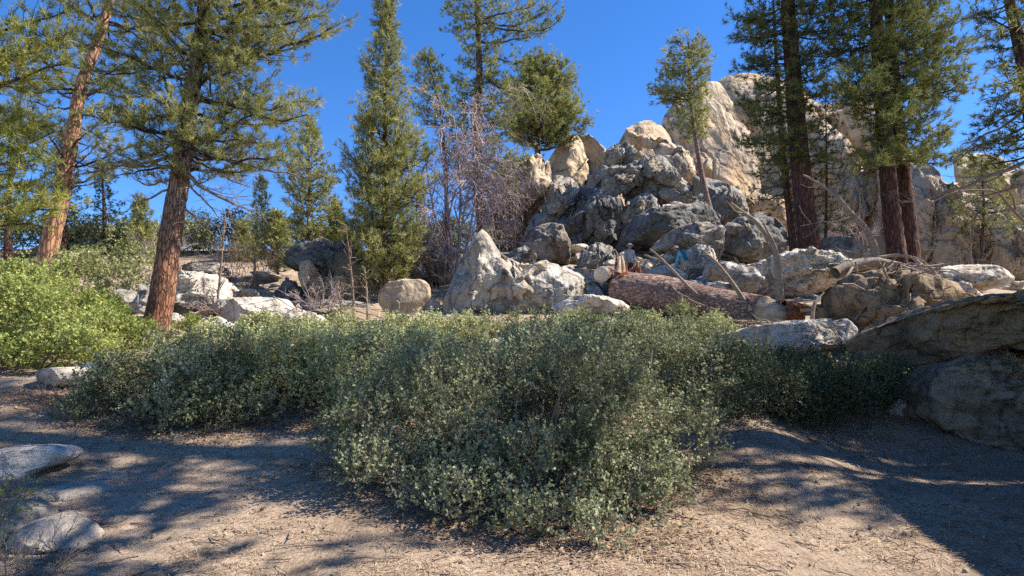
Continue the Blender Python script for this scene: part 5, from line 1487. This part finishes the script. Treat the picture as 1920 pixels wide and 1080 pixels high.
def hiker(label, loc, rz, lean, legs, arms, shirt, pants, shorts, pack):
    """local: +X forward, +Z up, metres; height 1.75"""
    root = thing('person', label, 'person', loc)
    root.rotation_euler.z = rz
    hip = np.array([0, 0, .93])
    def sp(h, x=0):  # point up the leaning spine
        return hip + np.array([math.sin(lean) * h + x, 0, math.cos(lean) * h])
    neck, head = sp(.56), sp(.70) + np.array([.03, 0, -.01])
    V = [hip, sp(.2), sp(.42), neck, sp(.62)]
    E = chain(5); R = [.13, .125, .14, .055, .05]
    def addc(root_i, pts, rad):
        i0 = len(V); V.extend(pts); R.extend(rad); E.append((root_i, i0)); E.extend(chain(len(pts), i0))
    sh = []
    for s, (kn, an) in zip((1, -1), legs):
        h = hip + np.array([0, s * .095, -.06])
        addc(0, [h, np.array([kn[0], s * .1, kn[1]]), np.array([(kn[0] * .6 + an[0] * .4) - .02, s * .1, kn[1] * .6 + an[1] * .4]), np.array([an[0], s * .1, an[1]]), np.array([an[0] + .13, s * .11, an[1] - .05])], [.09, .062, .06, .042, .035])
    for s, (el, ha) in zip((1, -1), arms):
        a = sp(.50) + np.array([0, s * .19, 0])
        e_, h_ = np.array([el[0], s * .24, el[1]]), np.array([ha[0], s * .2, ha[1]])
        addc(2, [a, e_, h_], [.055, .042, .03])
        sh.append((a, e_, h_))
        pd = nrm(h_ - e_)
        # hand: palm and curled fingers
        pv = [h_, h_ + pd * .07]; pe = [(0, 1)]; pr = [(.022, .018), (.036, .018)]
        for f in range(4):
            b0 = h_ + pd * .075 + np.array([0, (f - 1.5) * .02, 0]); i0 = len(pv)
            ln = (.065, .075, .07, .055)[f]
            pv += [b0, b0 + pd * ln * .5 + np.array([.008, 0, 0]), b0 + pd * ln + np.array([.025, 0, 0])]; pr += [.009, .0085, .007]; pe += [(1, i0), (i0, i0 + 1), (i0 + 1, i0 + 2)]
        i0 = len(pv); pv += [h_ + pd * .03 + np.array([.02, -s * .035, 0]), h_ + pd * .07 + np.array([.03, -s * .05, 0])]; pr += [.011, .009]; pe += [(0, i0), (i0, i0 + 1)]
        skinned('hand', pv, pe, pr, SKIN, root, 1)
    skinned('body', V, E, R, SKIN, root)
    # clothes
    V = [sp(0.02), sp(.2), sp(.42), sp(.53)]; E = chain(4); R = [.15, .145, .16, .075]
    for (a, e_, h_) in sh:
        i0 = len(V); V += [a, e_ * .95 + a * .05, e_ * .35 + h_ * .65]; R += [.07, .055, .045]; E += [(2, i0), (i0, i0 + 1), (i0 + 1, i0 + 2)]
    skinned('shirt', V, E, R, shirt, root)
    V = [hip + np.array([0, 0, .06]), hip - np.array([0, 0, .03])]; E = [(0, 1)]; R = [.155, .15]
    for s, (kn, an) in zip((1, -1), legs):
        h = hip + np.array([0, s * .095, -.08]); k = np.array([kn[0], s * .1, kn[1]]); a_ = np.array([an[0], s * .1, an[1]])
        i0 = len(V)
        if shorts: V += [h, h * .35 + k * .65]; R += [.11, .095]; E += [(1, i0), (i0, i0 + 1)]
        else: V += [h, k, a_]; R += [.105, .078, .06]; E += [(1, i0), (i0, i0 + 1), (i0 + 1, i0 + 2)]
        bt = skinned('boot', [a_ + np.array([-.02, 0, .05]), a_ + np.array([-.02, 0, -.04]), a_ + np.array([.14, 0, -.06])], chain(3), [.055, .055, .045], BOOT, root, 2)
    skinned('shorts' if shorts else 'trousers', V, E, R, pants, root)
    # head with face
    def face(Vv, U):
        W = Vv.copy()
        nose = np.exp(-((U[:, 1] / .16) ** 2 + ((U[:, 2] + .05) / .22) ** 2)) * (U[:, 0] > 0)
        eyes = sum(np.exp(-(((U[:, 1] - s * .38) / .14) ** 2 + ((U[:, 2] - .12) / .1) ** 2)) for s in (1, -1)) * (U[:, 0] > 0)
        W[:, 0] += .022 * nose - .01 * eyes
        W[:, 2] -= .02 * (U[:, 2] < -.3) * (U[:, 0] > 0)
        return W
    hd = ball('head', head, (.095, .075, .12), SKIN, root, 4, face)
    for s in (1, -1):
        ball('ear', head + np.array([-.005, s * .076, 0]), (.018, .01, .03), SKIN, hd, 2)
        ball('eye', head + np.array([.086, s * .03, .015]), (.009, .011, .009), DARKC, hd, 2)
    ball('mouth', head + np.array([.088, 0, -.06]), (.008, .024, .006), flat('lips', (.4, .15, .12)), hd, 2)
    ball('hair', head + np.array([-.02, 0, .02]), (.088, .08, .105), flat('hair_brown', (.07, .045, .03)), hd, 3)
    # hat: crown and brim, lathed
    prof = [(.0, .15), (.05, .148), (.085, .125), (.1, .07), (.102, .055), (.185, .03), (.19, .024), (.1, .045), (.0, .05)]
    n = 24
    Vh = [[x * math.cos(t), x * math.sin(t), z] for x, z in prof for t in np.linspace(0, 2 * np.pi, n, endpoint=False)]
    Fh = [[i * n + j, i * n + (j + 1) % n, (i + 1) * n + (j + 1) % n, (i + 1) * n + j] for i in range(len(prof) - 1) for j in range(n)]
    link('hat', mesh_from('hat', np.array(Vh) + head + np.array([0, 0, .0]), [np.array(Fh)]), HATW, root)
    if pack:
        c = sp(.32) + np.array([-.2 * math.cos(lean), 0, .2 * math.sin(lean)])
        o = ball('backpack', (0, 0, 0), (.12, .155, .25), TEAL, root, 3, lambda V, U: np.sign(V) * np.abs(U) ** .6 * np.array([.12, .155, .25]))
        o.location = c; o.rotation_euler.y = lean
        for s in (1, -1):
            skinned('strap', [sp(.5) + np.array([-.12, s * .09, .03]), sp(.57) + np.array([.0, s * .09, 0]), sp(.42) + np.array([.15, s * .1, 0]), sp(.2) + np.array([.05, s * .14, 0])], chain(4), [.014] * 4, DARKC, o if False else root, 1)
    return root
pf = at(1282, 532, 28.0)
hiker('hiker in a white hat, pale blue shirt and tan shorts stooping among the boulders', tuple(pf), math.pi * .97, .38,
      [((.18, .50), (.20, .08)), ((.02, .48), (-.22, .10))], [((.32, 1.0), (.38, .72)), ((.22, 1.02), (.30, .74))], BLUE, KHAKI, True, True)
ball('boulder', at(1282, 532, 28.0) + np.array([0, 0, -.36]), (1.0, .7, .36), WH, None, 4, lambda V, U: V * (1 + .15 * fbm(U * 2, 3, 3)[:, None]))
tag(bpy.data.objects[[o.name for o in S.objects if o.name.startswith('boulder')][-1]], 'flat pale stone the stooping hiker in blue steps on', 'boulder')
p2 = at(1181, 530, 28.0)
hiker('person in a white hat, grey top and dark trousers behind the torn log end', tuple(p2), -1.2, .06,
      [((.05, .50), (.02, .08)), ((.02, .50), (-.05, .08))], [((.02, 1.12), (.10, .86)), ((.0, 1.12), (.06, .86))], GREYC, DARKC, False, False)
ball('boulder', p2 + np.array([0, .1, -.35]), (.8, .6, .38), WH, None, 4, lambda V, U: V * (1 + .15 * fbm(U * 2, 3, 5)[:, None]))
tag(S.objects[-1], 'low pale stone under the person in dark trousers', 'boulder')
